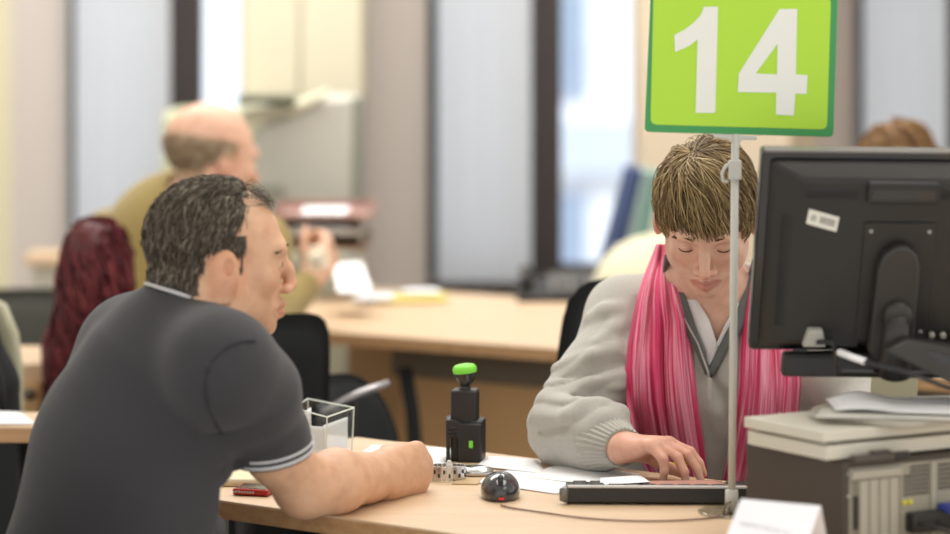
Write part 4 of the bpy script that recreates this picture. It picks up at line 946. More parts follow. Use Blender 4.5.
for k, (x0, x1, dx, c_, lab) in enumerate(((630, 642, -30, (62, 78, 120), 'dark blue folder, leftmost of the leaning folders behind the woman'), (643, 650, -26, (150, 170, 168), 'pale grey-green folder beside the dark blue one behind the woman'), (651, 660, -24, (120, 160, 150), 'teal green folder in the middle of the folders behind the woman'), (661, 668, -22, (206, 208, 190), 'cream folder between the teal and the slate blue one behind the woman'), (669, 682, -20, (82, 108, 140), 'slate blue folder closest to the hair of the woman'))):
    Yb = 7.2; b = B(); zb = .30
    t_, bt = wz(170+k*2, Yb), wz(280, Yb)
    p0 = [(wx(x0+dx, Yb), Yb, bt), (wx(x1+dx+3, Yb), Yb, bt), (wx(x1, Yb), Yb, t_), (wx(x0, Yb), Yb, t_)]
    r_ = thing('binder', lab, 'binder', (wx(x0, Yb), Yb, bt), 'leaning folders behind the woman'); b.prism(p0, (0, .26, 0)); b.link('cover', mat('binder_%d' % k, c_, .6), r_, bevel=.003)
    zz = bt+.09; xx = wx((x0+x1)/2+dx*.75+4, Yb); b = B(); b.lathe((xx, Yb+.002, zz), (0, -1, 0), [(0, .009), (.004, .009), (.005, .007)], 14); b.link('finger_ring', M['steel'], r_, smooth=True)
sf = thing('low_shelf', 'low grey shelf under the leaning folders by the middle window', 'shelf', (wx(640, 7.3), 7.3, 0))
b = B(); b.box((wx(640, 7.3), 7.33, wz(280, 7.2)/2-.004), (.5, .36, wz(280, 7.2)-.01)); b.link('cabinet_body', mat('shelf_dark', (92, 88, 84), .6), sf, bevel=.004)
# jacket over the chair at the left edge
jk = thing('jacket', 'black jacket hanging over the beige chair at the left edge', 'jacket', tuple(P(-10, 400, 5.0)))
S = SDF(P(-75, 470, 5.0)-Vector((0, .12, .1)), P(60, 320, 5.0)+Vector((0, .16, .05)), .006)
S.chain([P(-24, 345, 5.0), P(-19, 385, 5.0), P(-18, 430, 5.0), P(-20, 475, 5.0)], [.045, .064, .070, .066], .03); S.chain([P(-40, 340, 5.0), P(-45, 400, 5.0), P(-45, 475, 5.0)], [.05, .06, .06], .04); S.disp(cloth_fn(5, .006, 16))
S.link('jacket_body', mat('jacket_black', (32, 32, 34), .9), jk)
b = B(); b.tube([P(-20, 333, 4.93), P(-8, 352, 4.93), P(2, 380, 4.92), P(4, 420, 4.92)], [.009, .012, .012, .009], 8, flat=.4); b.link('lapel', bpy.data.materials['jacket_black'], jk, smooth=True)
bc = thing('visitor_chair', 'beige shell chair under the black jacket at the left edge', 'chair', tuple(P(-10, 400, 5.12))[:2]+(0,))
b = B(); b.tube([P(-60, 305, 5.15), P(-20, 296, 5.15), P(2, 308, 5.15), P(13, 335, 5.15), P(17, 370, 5.15), P(18, 420, 5.15), P(16, 470, 5.15)], [.012]*7, 10); b.link('frame', mat('chair_beige', (190, 186, 160), .5), bc, smooth=True)
b = B(); b.prism([P(-60, 310, 5.16), P(-20, 300, 5.16), P(0, 312, 5.16), P(10, 338, 5.16), P(14, 372, 5.16), P(15, 430, 5.16), P(-60, 430, 5.16)], (0, .02, 0)); b.link('backrest', bpy.data.materials['chair_beige'], bc)
b = B(); q = P(-30, 480, 5.1); b.box((q.x, 5.30, .45), (.40, .40, .03)); b.link('seat', bpy.data.materials['chair_beige'], bc, bevel=.01)
for sx in (-.17, .17):
    for yy in (5.14, 5.46): b = B(); b.tube([(q.x+sx, yy, 0), (q.x+sx, yy, .44)], .011, 8); b.link('leg', M['grey_metal'], bc, smooth=True)

# ------------------------------------------------------------------ things on the front desk
# number sign on its pole
YS = 3.93
pl = thing('counter_sign', 'green counter sign with white number 14 on slim pole, standing on the front desk', 'sign', tuple(DK(733, 516)))
PXY = lambda x, y, Y=YS: P(x, y, Y)
def rounded(pts, r, n=6):
    out = []; m = len(pts)
    for i in range(m):
        p, a, c = Vector(pts[i]), Vector(pts[i-1]), Vector(pts[(i+1) % m]); u = (a-p).normalized()*r; v = (c-p).normalized()*r
        for k in range(n+1): t = k/n; out.append((p+u)*(1-t)**2+p*2*t*(1-t)+(p+v)*t*t)
    return out
cor = [PXY(644.5, 132), PXY(833.5, 137), PXY(838, -8), PXY(651, -12)]
b = B(); b.prism(rounded(cor, .008), (0, .004, 0)); b.link('sign_board', mat('sign_green_border', (62, 150, 84), .35), pl, bevel=.0008)
cin = [PXY(650.5, 124.5, YS-.0006), PXY(827, 129.5, YS-.0006), PXY(831, -3, YS-.0006), PXY(653.5, -7, YS-.0006)]
b = B(); b.prism(rounded(cin, .010), (0, .0008, 0)); b.link('sign_face', mat('sign_lime', (176, 220, 58), .35), pl)
zq = lambda x, y: PXY(640+x/3.562, y/3.562, YS-.0016)
wm_ = mat('sign_numeral', (232, 234, 228), .5)
b = B(); one = [(278, 24), (268, 402), (198, 402), (205, 140), (180, 160), (155, 173), (125, 185), (122, 125), (160, 105), (190, 82), (215, 55), (228, 24)]
b.prism([zq(*p) for p in one][::-1], (0, .0008, 0)); b.link('numeral', wm_, pl)
# the 4 as one outline with its triangular counter cut out
outer = [(497, 32), (560, 32), (555, 265), (597, 268), (593, 335), (553, 333), (548, 412), (484, 408), (485, 330), (348, 328), (352, 262)]; inner = [(490, 155), (488, 265), (412, 262)]
bm = bmesh.new(); vo = [bm.verts.new(zq(*p)) for p in outer]; vi = [bm.verts.new(zq(*p)) for p in inner]
ed = [bm.edges.new((vo[i], vo[(i+1) % len(vo)])) for i in range(len(vo))]+[bm.edges.new((vi[i], vi[(i+1) % 3])) for i in range(3)]
bmesh.ops.triangle_fill(bm, use_beauty=True, edges=ed); bm.verts.index_update()
V = [v.co.copy() for v in bm.verts]; F = [tuple(v.index for v in f.verts) for f in bm.faces]; bm.free(); o = link('numeral', V, F, wm_, pl); sd = o.modifiers.new('t', 'SOLIDIFY'); sd.thickness = .0008
pole_m = mat('pole_grey_white', (198, 198, 190), .35)
xp = PXY(735.5, 0).x; base = DK(733, 516)
b = B(); b.tube([(base.x, YS+.003, .745), (xp, YS+.003, PXY(0, 134).z)], .0058, 16); b.link('pole', pole_m, pl, smooth=True)
b = B(); b.prism([PXY(716, 133.5), PXY(737, 135), PXY(757, 136.5), PXY(757, 140), PXY(742, 140), PXY(739, 145), PXY(732, 143), PXY(729, 140), PXY(713, 137)], (0, .006, 0)); b.link('bracket', pole_m, pl, bevel=.001)
b = B(); b.box(PXY(735, 170)+Vector((0, .002, 0)), (.018, .018, .028)); b.tube([PXY(731, 163), PXY(726, 166), PXY(722, 173), PXY(723, 181), PXY(728, 182)], .0028, 8); b.link('clamp', pole_m, pl, bevel=.002)
b = B(); b.lathe((base.x, YS+.003, .7405), (0, 0, 1), [(0, .05), (.003, .05), (.004, .048)], 40); b.link('foot', thin_glass('foot_clear', (.86, .88, .87)), pl)
b = B(); b.lathe((base.x, YS+.003, .7445), (0, 0, 1), [(0, .010), (.030, .0095), (.031, .006)], 24); b.link('collar', pole_m, pl, smooth=True)
b = B(); pp_ = [PXY(731, 502, YS-.012), PXY(727, 503, YS-.012), PXY(724, 510, YS-.012), PXY(724, 519, YS-.012), PXY(728, 522, YS-.012), PXY(731, 516, YS-.012), PXY(729, 507, YS-.012)]; b.tube(pp_, .0014, 8); 
tag(b.link('binder_clip', mat('clip_brass', (120, 112, 96), .3, metal=.8), smooth=True), 'small metal wire clip hanging at the foot of the sign pole', 'clip')
# tent card
tc_ = thing('name_card', 'white folded name card standing right of the sign pole', 'card', (.40, 3.52, .741))
Ya = 3.56
tl, tr2 = P(741, 499, Ya), P(821, 506, Ya-.025); bl, br = P(712, 570, Ya-.04), P(796, 578, Ya-.065); bl.z = br.z = .7412
b = B(); b.prism([bl, br, tr2, tl], (0, .0012, .0004)); b.link('front_panel', mat('card_white', (244, 243, 248), .7), tc_)
b = B(); b.prism([tl, tr2, tr2+Vector((.02, .05, -(tr2.z-br.z))), tl+Vector((.02, .05, -(tl.z-bl.z)))], (0, .0012, .0004)); b.link('back_panel', bpy.data.materials['card_white'], tc_)
fm = mat('print_grey', (165, 165, 172), .8)
up = (tl-bl).normalized(); rt_ = (tr2-tl).normalized(); nn = rt_.cross(up)
fc = bpy.data.curves.new('card_text', 'FONT'); fc.body = 'GABINETE TÉCNICO mun'; fc.size = .0062; fc.extrude = .00005
ft = bpy.data.objects.new('printed_name', fc); COL.objects.link(ft); bpy.context.view_layer.update(); fme = bpy.data.meshes.new_from_object(ft.evaluated_get(bpy.context.evaluated_depsgraph_get())); bpy.data.objects.remove(ft)
fo = bpy.data.objects.new('printed_name', fme); COL.objects.link(fo); fme.materials.clear(); fme.materials.append(fm); fo.parent = tc_
mm = Matrix((rt_, up, nn)).transposed().to_4x4(); pos = tl.lerp(bl, .345)+rt_*.012-nn*.0010 if nn.y > 0 else tl.lerp(bl, .345)+rt_*.012+nn*.0010; mm.translation = pos-Vector(tc_.location); fo.matrix_local = mm

# stamp
st = DK(465, 462); stx, sty = st.x, st.y+.0
stp = thing('rubber_stamp', 'black self-inking stamp with bright green cap standing on the desk edge', 'stamp', tuple(st))
k_ = FPX/st.y
RS = RZ(-8)
def SB(px0, px1, py0, py1, dep, dy=0): 
    a, c = P(px0, py1, st.y), P(px1, py0, st.y); return Vector(((a.x+c.x)/2, st.y+dep/2+dy, (a.z+c.z)/2)), (c.x-a.x, dep, c.z-a.z)
b = B(); c, d = SB(452, 478, 391, 462, .040); b.box(c, d, RS); b.link('housing', M['black_plastic'], stp, bevel=.003)
b = B(); c, d = SB(446, 462, 421, 462, .05, -.006); d = (d[0], d[1], d[2]); b.prism([P(446, 462, st.y-.006), P(450, 462, st.y-.006), P(450, 438, st.y-.006), P(459, 438, st.y-.006), P(459, 462, st.y-.006), P(462, 462, st.y-.006), P(462, 424, st.y-.006), P(455, 420, st.y-.006), P(446, 420, st.y-.006)], (0, .05, 0)); b.link('frame_arch', M['black_plastic'], stp, bevel=.0015)
b = B(); c, d = SB(459, 484, 423, 462, .052, -.008); b.box(c, d, RS); b.link('lower_frame', M['black_plastic'], stp, bevel=.003)
b = B(); c, d = SB(471, 484, 421, 426, .048, -.006); b.box(c, d, RS); b.link('ledge', M['black_plastic'], stp, bevel=.002)
b = B(); b.lathe(P(465, 393, st.y)+Vector((0, .02, -.002)), (0, 0, 1), [(0, .014), (.003, .0135), (.008, .009), (.012, .0088), (.022, .0165), (.036, .0195), (.040, .019), (.041, .015)], 28); b.link('handle', M['black_gloss'], stp, smooth=True)
b = B(); b.lathe(P(465, 393, st.y)+Vector((0, .02, .031)), (-.10, 0, 1), [(0, .0196), (.004, .0202), (.009, .0198), (.013, .016), (.0145, .009), (.015, .002)], 28); b.link('cap', M['green_bright'], stp, smooth=True)
b = B(); c, d = SB(469, 473, 440, 447, .006, -.012); b.box(c, d, RS); b.link('button', M['green_bright'], stp, bevel=.001)
for k in range(3): b = B(); c, d = SB(448, 457, 426+k*4, 428+k*4, .004, -.009); b.box(c, d, RS); b.link('rib', M['black_gloss'], stp, bevel=.0008)
# silver oval dish / stamp cover
c_ = DK(474, 475); ov = thing('oval_tin', 'oval silver tin lying in front of the stamp', 'tin', tuple(c_))
b = B(); n_l = [(0, .026), (.002, .0295), (.008, .030), (.0085, .0290), (.0125, .026), (.0145, .018), (.0150, .004)]
b.lathe(c_, (0, 0, 1), [(h, r*1.06) for h, r in n_l], 36, ell=.6, ref=(0, 1, 0)); o = b.link('lid', M['steel'], ov, smooth=True)
# steel bracelet of square links standing beside the fist
c_ = DK(447, 480); br_ = thing('bracelet', 'silver metal link bracelet lying between the fist and the stamp', 'bracelet', tuple(c_), None)
nl = 22
for k in range(nl):
    a = 2*PI*k/nl; q = c_+Vector((.029*math.cos(a), .018*math.sin(a), .0125)); tg = math.degrees(math.atan2(.018*math.cos(a), -.029*math.sin(a)))
    b = B(); b.box(q, (.0068, .0022, .023), RZ(tg)); lk = b.link('link', M['steel'], br_, bevel=.0006)
    b = B(); b.box(q+Vector((.0015*math.cos(a), .0015*math.sin(a), .003*(-1)**k)), (.003, .0016, .006), RZ(tg)); b.link('inlay', M['black_gloss'], lk)
b = B(); b.prism([c_+Vector((-.002, -.017, .024)), c_+Vector((.010, -.017, .024)), c_+Vector((.006, -.016, .034)), c_+Vector((.001, -.016, .034))], (0, .004, 0)); b.link('clasp', mat('clasp_white', (225, 225, 225), .3), br_, bevel=.001)
# mouse
c_ = DK(500.5, 500); ms = thing('computer_mouse', 'glossy black computer mouse on the desk right of the bracelet', 'mouse', tuple(c_))
S = SDF(c_+Vector((-.045, -.04, -.004)), c_+Vector((.045, .08, .05)), .0014)
S.ell(c_+Vector((0, .026, .010)), (.0305, .050, .029), .01); S.plane(c_, (0, 0, -1), .003); mo_m = mat('mouse_gloss', (56, 58, 62), .18, coat=.6)
S.link('shell', mo_m, ms)
b = B(); b.lathe(c_+Vector((-.004, -.008, .030)), (1, 0, 0), [(0, .008), (.001, .010), (.007, .010), (.008, .008)], 20); b.link('scroll_wheel', M['black_plastic'], ms, smooth=True)
b = B(); b.tube([c_+Vector((-.0, -.02, .0325)), c_+Vector((0, -.005, .0385)), c_+Vector((0, .02, .0400))], .0008, 6); b.link('button_seam', M['black_plastic'], ms)
b = B(); b.box(c_+Vector((.001, -.0225, .006)), (.008, .004, .004)); b.link('red_light', mat('led_red', (225, 50, 60), .3), ms, bevel=.001)
pts = [DK(x, y, .7425) for x, y in ((501, 505), (512, 508), (540, 512), (575, 517), (610, 520), (645, 521), (685, 520), (722, 516), (735, 505), (745, 495))]; 
def smooth_path(pts, n=6):
    out = []; m = len(pts)
    for i in range(m-1):
        p0, p1, p2, p3 = pts[max(i-1, 0)], pts[i], pts[i+1], pts[min(i+2, m-1)]
        for k in range(n): t = k/n; out.append(.5*((2*p1)+(p2-p0)*t+(2*p0-5*p1+4*p2-p3)*t*t+(3*p1-p0-3*p2+p3)*t*t*t))
    return out+[pts[-1]]
b = B(); b.tube(smooth_path(pts), .0014, 8); b.link('cable', mat('cable_brown', (120, 88, 76), .5), ms, smooth=True)
# keyboard with silver rear trim
kb = thing('keyboard', 'thick black keyboard with silver rear trim in front of the scarf', 'keyboard', tuple(DK(650, 506)))
K0, K1 = DK(568, 505), DK(575, 505); xk0 = DK(568, 505).x; yk = DK(600, 505.5).y; L_ = .44
Rk = RZ(-1.5); kc = Vector((xk0+L_/2, yk+.085, .74))
def kb_(x, y, z): return kc+Rk@Vector((x, y, z))
b = B(); b.prism([kb_(-L_/2, -.085, .003), kb_(-L_/2, .070, .003), kb_(-L_/2, .070, .007), kb_(-L_/2, -.085, .0265)], Rk@Vector((L_, 0, 0))); b.link('case', mat('keyboard_dark', (46, 44, 44), .5), kb, bevel=.003)
b = B(); b.prism([kb_(-L_/2+.002, -.086, .0255), kb_(-L_/2+.002, -.076, .0255), kb_(-L_/2+.002, -.077, .0290), kb_(-L_/2+.002, -.0855, .0292)], Rk@Vector((L_-.004, 0, 0))); b.link('rear_trim', mat('trim_silver', (196, 194, 190), .35, metal=.3), kb, bevel=.001)
for i in range(16):
    for j in range(5):
        b = B(); z = .0265-.126*(.030+j*.0265); b.box(kb_(-L_/2+.022+i*.0265, -.055+j*.0265, z), (.021, .019, .005), Rk@Matrix.Rotation(-.126, 3, 'X')); b.link('key', M['black_plastic'], kb, bevel=.0015, seg=1)
b = B(); b.tube([kb_(-L_/2+.004, -.075, .024), kb_(-L_/2-.004, -.082, .020), kb_(-L_/2-.004, -.080, .010), kb_(-L_/2+.005, -.075, .004)], [.006, .008, .008, .005], 10); b.link('corner_cap', mat('cap_grey', (120, 118, 112), .3, metal=.4), kb, smooth=True)
# papers
rp_m = mat('paper_reddish', (176, 128, 112), .8)
lay('paper_sheet', [(556, 494), (472, 482), (508, 470), (606, 481)], .7412, M['white_paper'], 'white paper sheet under the sleeve, behind the mouse', 'paper', .0006, bend=.001)
lay('paper_sheet', [(604, 487), (525, 477), (560, 463), (640, 474)], .7424, M['white_paper'], 'white paper sheet under the cuff of the woman, upper one', 'paper', .0006, bend=.002)
lay('paper_sheet', [(440, 466), (352, 459), (372, 445), (462, 449)], .7412, M['white_paper'], 'white paper sheet behind the fist and left of the stamp', 'paper', .0006, bend=.001)
lay('paper_sheet', [(548, 474), (476, 466), (488, 456), (536, 460)], .7424, M['white_paper'], 'white paper sheet just right of the stamp', 'paper', .0006, bend=.001)
hp = kb_(0, 0, 0)
sheet('paper_sheet', [P(640, 481, 4.10), P(654, 485, 4.05), P(728, 485, 4.05), P(716, 480, 4.12)], rp_m, label='reddish printed paper under the fingertips of the woman', cat='paper', thick=.0006)
sheet('paper_sheet', [P(600, 478, 4.14), P(600, 485, 4.06), P(650, 482, 4.06), P(640, 475, 4.16)], M['white_paper'], label='small white paper on the keyboard left of the reddish paper', cat='paper', thick=.0006)
b = B(); q0 = P(689, 462, tw[0].y-.004); b.tube([q0+Vector((.002, -.003, .003)), q0+Vector((-.01, .03, -.012)), q0+Vector((-.03, .075, -.015))], [.0042, .0040, .0030], 8)
tag(b.link('pencil', mat('pencil_yellow', (240, 205, 70), .4), smooth=True), 'yellow pencil held in the fingers of the woman', 'pencil')
lay('shadow_patch', [(452, 484), (478, 484.5), (482, 479), (460, 478)], .7412, mat('shadow_tan', (196, 168, 128), .7), 'small tan patch of painted shadow on the desk between bracelet and mouse', 'card', .002)  # brownish shadow on the desk, put in as a thin tan sheet
# things under the arm of the man
phm = mat('phone_red', (170, 46, 40), .3)
c_ = DK(254, 496); mp3 = thing('mobile_phone', 'small red phone with sparkling edge next to the bare forearm', 'phone', tuple(c_))
RP = RZ(-14); b = B(); b.box(c_+Vector((0, .02, .006)), (.058, .05, .010), RP); b.link('case', phm, mp3, bevel=.003)
for k in range(8): b = B(); b.lathe(c_+Vector((0, .02, .006))+RP@Vector((-.026+k*.0045, -.0262, 0)), (0, -1, 0), [(0, .0017), (.0008, .0013), (.0012, .0003)], 8); b.link('stone', M['steel'], mp3)
b = B(); b.box(c_+Vector((0, .02, .0112)), (.048, .040, .001), RP); b.link('screen', M['black_gloss'], mp3)
lay('notepad', [(222, 483), (270, 483), (268, 474), (232, 473)], .746, mat('pad_cream', (226, 214, 180), .7), 'cream notepad between the polo shirt and the red phone', 'notepad', .010)
# acrylic box with papers
A = DK(327, 459.5); bx = thing('acrylic_box', 'clear acrylic box of white note slips behind the bare forearm', 'box', tuple(A))
ab = M['acrylic'] = thin_glass('acrylic', (.985, .995, .99)); edge = mat('acrylic_edge', (222, 230, 220), .2)
top = [P(292, 406, 4.42), P(327, 413, 4.32), P(354, 408, 4.42), P(308, 404, 4.52)]; zt_ = sum(v.z for v in top)/4; top = [Vector((v.x, v.y, zt_)) for v in top]; cen = sum(top, Vector())/4
bot = [Vector((v.x, v.y, .7405)) for v in top]; bot = [cen.lerp(v, .93) for v in bot]
for v in bot: v.z = .7405
for i in range(4):
    j = (i+1) % 4; b = B(); n_ = (cen-(top[i]+top[j])/2); n_.z = 0; n_.normalize(); b.prism([bot[i], bot[j], top[j], top[i]], n_*.002); b.link('wall', ab, bx)
    b = B(); b.tube([top[i], top[j]], .0013, 6); b.link('rim', edge, bx); b = B(); b.tube([bot[i], top[i]], .0012, 6); b.link('corner_edge', edge, bx)
b = B(); b.prism(bot, (0, 0, .003)); b.link('base', ab, bx)
def quad_on(u0, u1, z0, z1, k, lift=0):       # slip standing inside, along wall k
    a, c = top[k].lerp(cen, .25), top[(k+1) % 4].lerp(cen, .25); p, q = a.lerp(c, u0), a.lerp(c, u1); return [Vector((p.x, p.y, z0)), Vector((q.x, q.y, z0)), Vector((q.x, q.y, z1)), Vector((p.x, p.y, z1+lift))]
for k, (k0, u0, u1, z1, lf, lab) in enumerate(((1, -.1, 1.1, .806, .0, 'white note slip standing at the right inside the acrylic box'), (0, .0, 1.0, .802, -.008, 'white note slip leaning at the front inside the acrylic box'), (3, .0, 1., .808, .004, 'white note slip standing at the back inside the acrylic box'))):
    sheet('note_slip', quad_on(u0, u1, .745, z1, k0, lf), M['white_paper'], label=lab, cat='paper', thick=.0008, group='slips in the acrylic box')

# computer tower lying under two cream slabs
Ac = Vector((.504, 3.605, 0)); LD = Vector((-.57, .82, 0)).normalized(); RD = Vector((.88, .47, 0)).normalized()
pc = thing('computer', 'dark desktop computer lying on the desk with its rear panel open to view', 'computer', (Ac.x+.1, Ac.y+.2, .74))
zpc = .8715
b = B(); b.prism([Ac+Vector((0, 0, .744)), Ac+RD*.40+Vector((0, 0, .744)), Ac+RD*.40+LD*.205+Vector((0, 0, .744)), Ac+LD*.205+Vector((0, 0, .744))], (0, 0, zpc-.744)); b.link('case', mat('pc_dark', (70, 62, 56), .55), pc, bevel=.003)
for a, c in ((.03, .03), (.36, .03), (.03, .17), (.36, .17)): b = B(); q = Ac+RD*a+LD*c; b.lathe((q.x, q.y, .7402), (0, 0, 1), [(0, .010), (.004, .010)], 14); b.link('rubber_foot', M['black_plastic'], pc)
OUT = -LD
def PCF(u, z, o=0): return Ac+RD*u+OUT*o+Vector((0, 0, z))
def pcbox(name, u0, u1, z0, z1, m, o0=-.002, o1=.002, parent=pc, bevel=0):
    b = B(); b.prism([PCF(u0, z0, o0), PCF(u1, z0, o0), PCF(u1, z1, o0), PCF(u0, z1, o0)], OUT*(o1-o0)); return b.link(name, m, parent, bevel=bevel)
pale = mat('pc_panel_grey', (150, 146, 132), .5); pale2 = mat('pc_bracket', (166, 163, 150), .4, metal=.2)
pcbox('rear_panel', .008, .39, .75, zpc-.008, pale, -.004, .001)
pcbox('slot_recess', .012, .094, .752, .858, mat('pc_recess', (120, 116, 104), .6), -.001, .0015)
for k in range(4): pcbox('slot_cover', .024+k*.0170, .0385+k*.0170, .754, .846, pale2, .001, .0035, bevel=.0006)
pcbox('port', .0145, .020, .780, .825, M['black_plastic'], .001, .0045)
pcbox('slot_rail', .010, .094, .848, .860, pale2, .001, .006, bevel=.001)
hol = B()
for i in range(8):
    for j in range(7):
        if i < 2 and j > 4: continue
        u = .100+i*.0056; z = .818+j*.0062; hol.prism([PCF(u, z, .0012), PCF(u+.0035, z, .0012), PCF(u+.0035, z+.0040, .0012), PCF(u, z+.0040, .0012)], OUT*.0006)
hol.link('vent_holes', M['black_plastic'], pc)
pcbox('divider', .146, .153, .756, .862, pale2, .001, .0045, bevel=.001)
hol = B()
for i in range(9):
    for j in range(6): u = .160+i*.0060; z = .822+j*.0064; hol.prism([PCF(u, z, .0012), PCF(u+.0038, z, .0012), PCF(u+.0038, z+.0042, .0012), PCF(u, z+.0042, .0012)], OUT*.0006)
hol.link('vent_holes', M['black_plastic'], pc)
for u in (.101, .111): 
    b = B(); b.lathe(PCF(u, .809, .001), OUT, [(0, .0042), (.002, .004), (.003, .0015)], 14); b.link('audio_socket', mat('socket_yellow', (214, 206, 60), .35) if 'socket_yellow' not in bpy.data.materials else bpy.data.materials['socket_yellow'], pc, smooth=True)
for u, z in ((.006, .856), (.006, .826), (.150, .846), (.150, .810)):
    b = B(); b.lathe(PCF(u, z, .001), OUT, [(0, .0024), (.0015, .0022), (.002, .001)], 10); b.link('screw', M['steel'], pc, smooth=True)
pcbox('connector_block', .102, .178, .768, .796, M['black_plastic'], .001, .02, bevel=.003)
pcbox('blue_plug', .155, .185, .792, .804, mat('plug_blue', (60, 70, 150), .5), .004, .03, bevel=.002)
for k, (u, z, c2) in enumerate(((.11, .782, 'black'), (.14, .780, 'black'), (.16, .798, 'black'), (.05, .770, 'grey'))):
    b = B(); b.tube(smooth_path([PCF(u, z, .018), PCF(u+.01, z-.002, .04), PCF(u+.03, z-.012, .055), PCF(u+.07, .752, .06), PCF(u+.14, .747, .05)], 6), .003, 8); b.link('cable', M['black_plastic'] if c2 == 'black' else M['cream_plastic'], pc, smooth=True)
pcbox('network_plug', .045, .07, .745, .762, M['cream_plastic'], .003, .022, bevel=.002)
# slabs
As = Vector((.475, 3.605, 0))
for k, (z0, z1, m_, du, lab) in enumerate(((.8745, .894, M['cream_plastic'], .006, 'lower cream slab-shaped drive on top of the dark computer'), (.899, .914, M['cream_plastic'], .0, 'upper cream slab-shaped drive carrying the papers beside the monitor foot'))):
    o_ = As+RD*du-LD*0
    c4 = [o_, o_+RD*.46, o_+RD*.46+LD*.165, o_+LD*.165]; r_ = thing('slab_drive', lab, 'drive', tuple(o_+RD*.2+LD*.1)[:2]+(z0,))
    b = B(); b.prism([Vector((p.x, p.y, z0)) for p in c4], (0, 0, z1-z0)); b.link('case', m_, r_, bevel=.0015)
    for a, c in ((.03, .02), (.43, .02), (.03, .14), (.43, .14)):
        q = o_+RD*a+LD*c; zb_ = .872 if k == 0 else .8942; b = B(); b.lathe((q.x, q.y, zb_), (0, 0, 1), [(0, .008), (z0-zb_, .008)], 12); b.link('rubber_foot', M['black_plastic'], r_)
# cable box on the computer under the slab edge
c_ = PCF(.06, .0, .012); bj = thing('power_brick', 'dark flat adapter lying on the edge of the computer under the slabs', 'adapter', tuple(PCF(.05, zpc, .0)))
b = B(); b.prism([PCF(.008, zpc+.0005, .014), PCF(.075, zpc+.0005, .014), PCF(.082, zpc+.0005, -.0), PCF(.008, zpc+.0005, -.0)], (0, 0, .010)); b.prism([PCF(.04, zpc+.0105, .012), PCF(.07, zpc+.0105, .012), PCF(.07, zpc+.0105, 0), PCF(.04, zpc+.0105, 0)], (0, 0, .004)); b.link('case', mat('adapter_dark', (74, 68, 62), .5), bj, bevel=.002)
b = B(); b.prism([PCF(.078, zpc+.0005, .012), PCF(.105, zpc+.0005, .012), PCF(.105, zpc+.0005, 0), PCF(.078, zpc+.0005, 0)], (0, 0, .009)); b.link('plug', M['black_plastic'], bj, bevel=.002)
# grey rounded tray and paper on the slab
zs = .9142
G = [DK(x, y, .9142) for x, y in ((808, 420), (812, 413), (850, 404), (985, 401), (1000, 415), (950, 425), (905, 430), (860, 425))]
G = [Vector((v.x, v.y, zs)) for v in G]
G = rounded(G, .02, 4)
b = B(); b.prism(G, (0, 0, .010)); gt = b.link('document_tray', mat('tray_grey', (168, 164, 152), .35), bevel=.004, seg=3); tag(gt, 'grey rounded tray on the upper cream slab under a white paper', 'tray')
def wave_(u, v): return .010*math.sin(PI*u)*math.sin(PI*v*.9+.2)
sheet('paper_sheet', [DK(836, 413, zs+.0125), DK(985, 418, zs+.0125), DK(985, 399, zs+.0125), DK(826, 402, zs+.0125)], M['white_paper'], label='white curling paper on the grey tray below the monitor', cat='paper', thick=.0006, curl=lambda u, v: .016*math.sin(PI*min(1, u*1.5))**2*(1-v)*0+.011*math.sin(PI*min(1, u*2.6))*(.3+.7*v)+.004)
sheet('paper_sheet', [DK(815, 417, zs+.0112), DK(985, 421, zs+.0112), DK(985, 405, zs+.0112), DK(822, 408, zs+.0112)], mat('paper_grey', (214, 212, 204), .8), label='pale paper under the curling white one on the grey tray', cat='paper', thick=.0006, bend=.001)
# beige folder standing between monitor and sleeve
fq = [P(862, 391, 3.95), P(908, 391, 3.95), P(920, 360, 4.0), P(872, 372, 4.0)]
# monitor
mo = thing('computer_monitor', 'black computer monitor seen from behind on an arm stand', 'monitor', (.80, 3.74, .914))
vv = Vector((0, -.318, .948)).normalized(); TL = P(762, 150.5, 3.76); BL = P(748.5, 350, 3.76+.1)
vv = (TL-BL).normalized(); Hm = (TL-BL).length; uu = Vector((1, .045, -.006)); uu = (uu-vv*uu.dot(vv)).normalized(); nb = uu.cross(vv)   # nb points towards the camera
if nb.y > 0: nb = -nb
Wm = .410
def MP(u, v, n=0): return BL+uu*u*Wm+vv*v*Hm+nb*n
def mprism(name, poly, n0, n1, m, parent=mo, bevel=.0, seg=2):
    b = B(); b.prism([MP(u, v, n0) for u, v in poly], nb*(n1-n0)); return b.link(name, m, parent, bevel=bevel, seg=seg)
def rect(u0, u1, v0, v1): return [(u0, v0), (u1, v0), (u1, v1), (u0, v1)]
b = B(); b.prism(rounded([MP(0, 0, -.022), MP(1, 0, -.022), MP(1, 1, -.022), MP(0, 1, -.022)], .008), nb*.022); b.link('bezel', M['black_gloss'], mo, bevel=.003)
b = B(); b.prism([MP(.025, .045, -.023), MP(.975, .045, -.023), MP(.975, .965, -.023), MP(.025, .965, -.023)], nb*.001); b.link('screen', M['black_gloss'], mo)
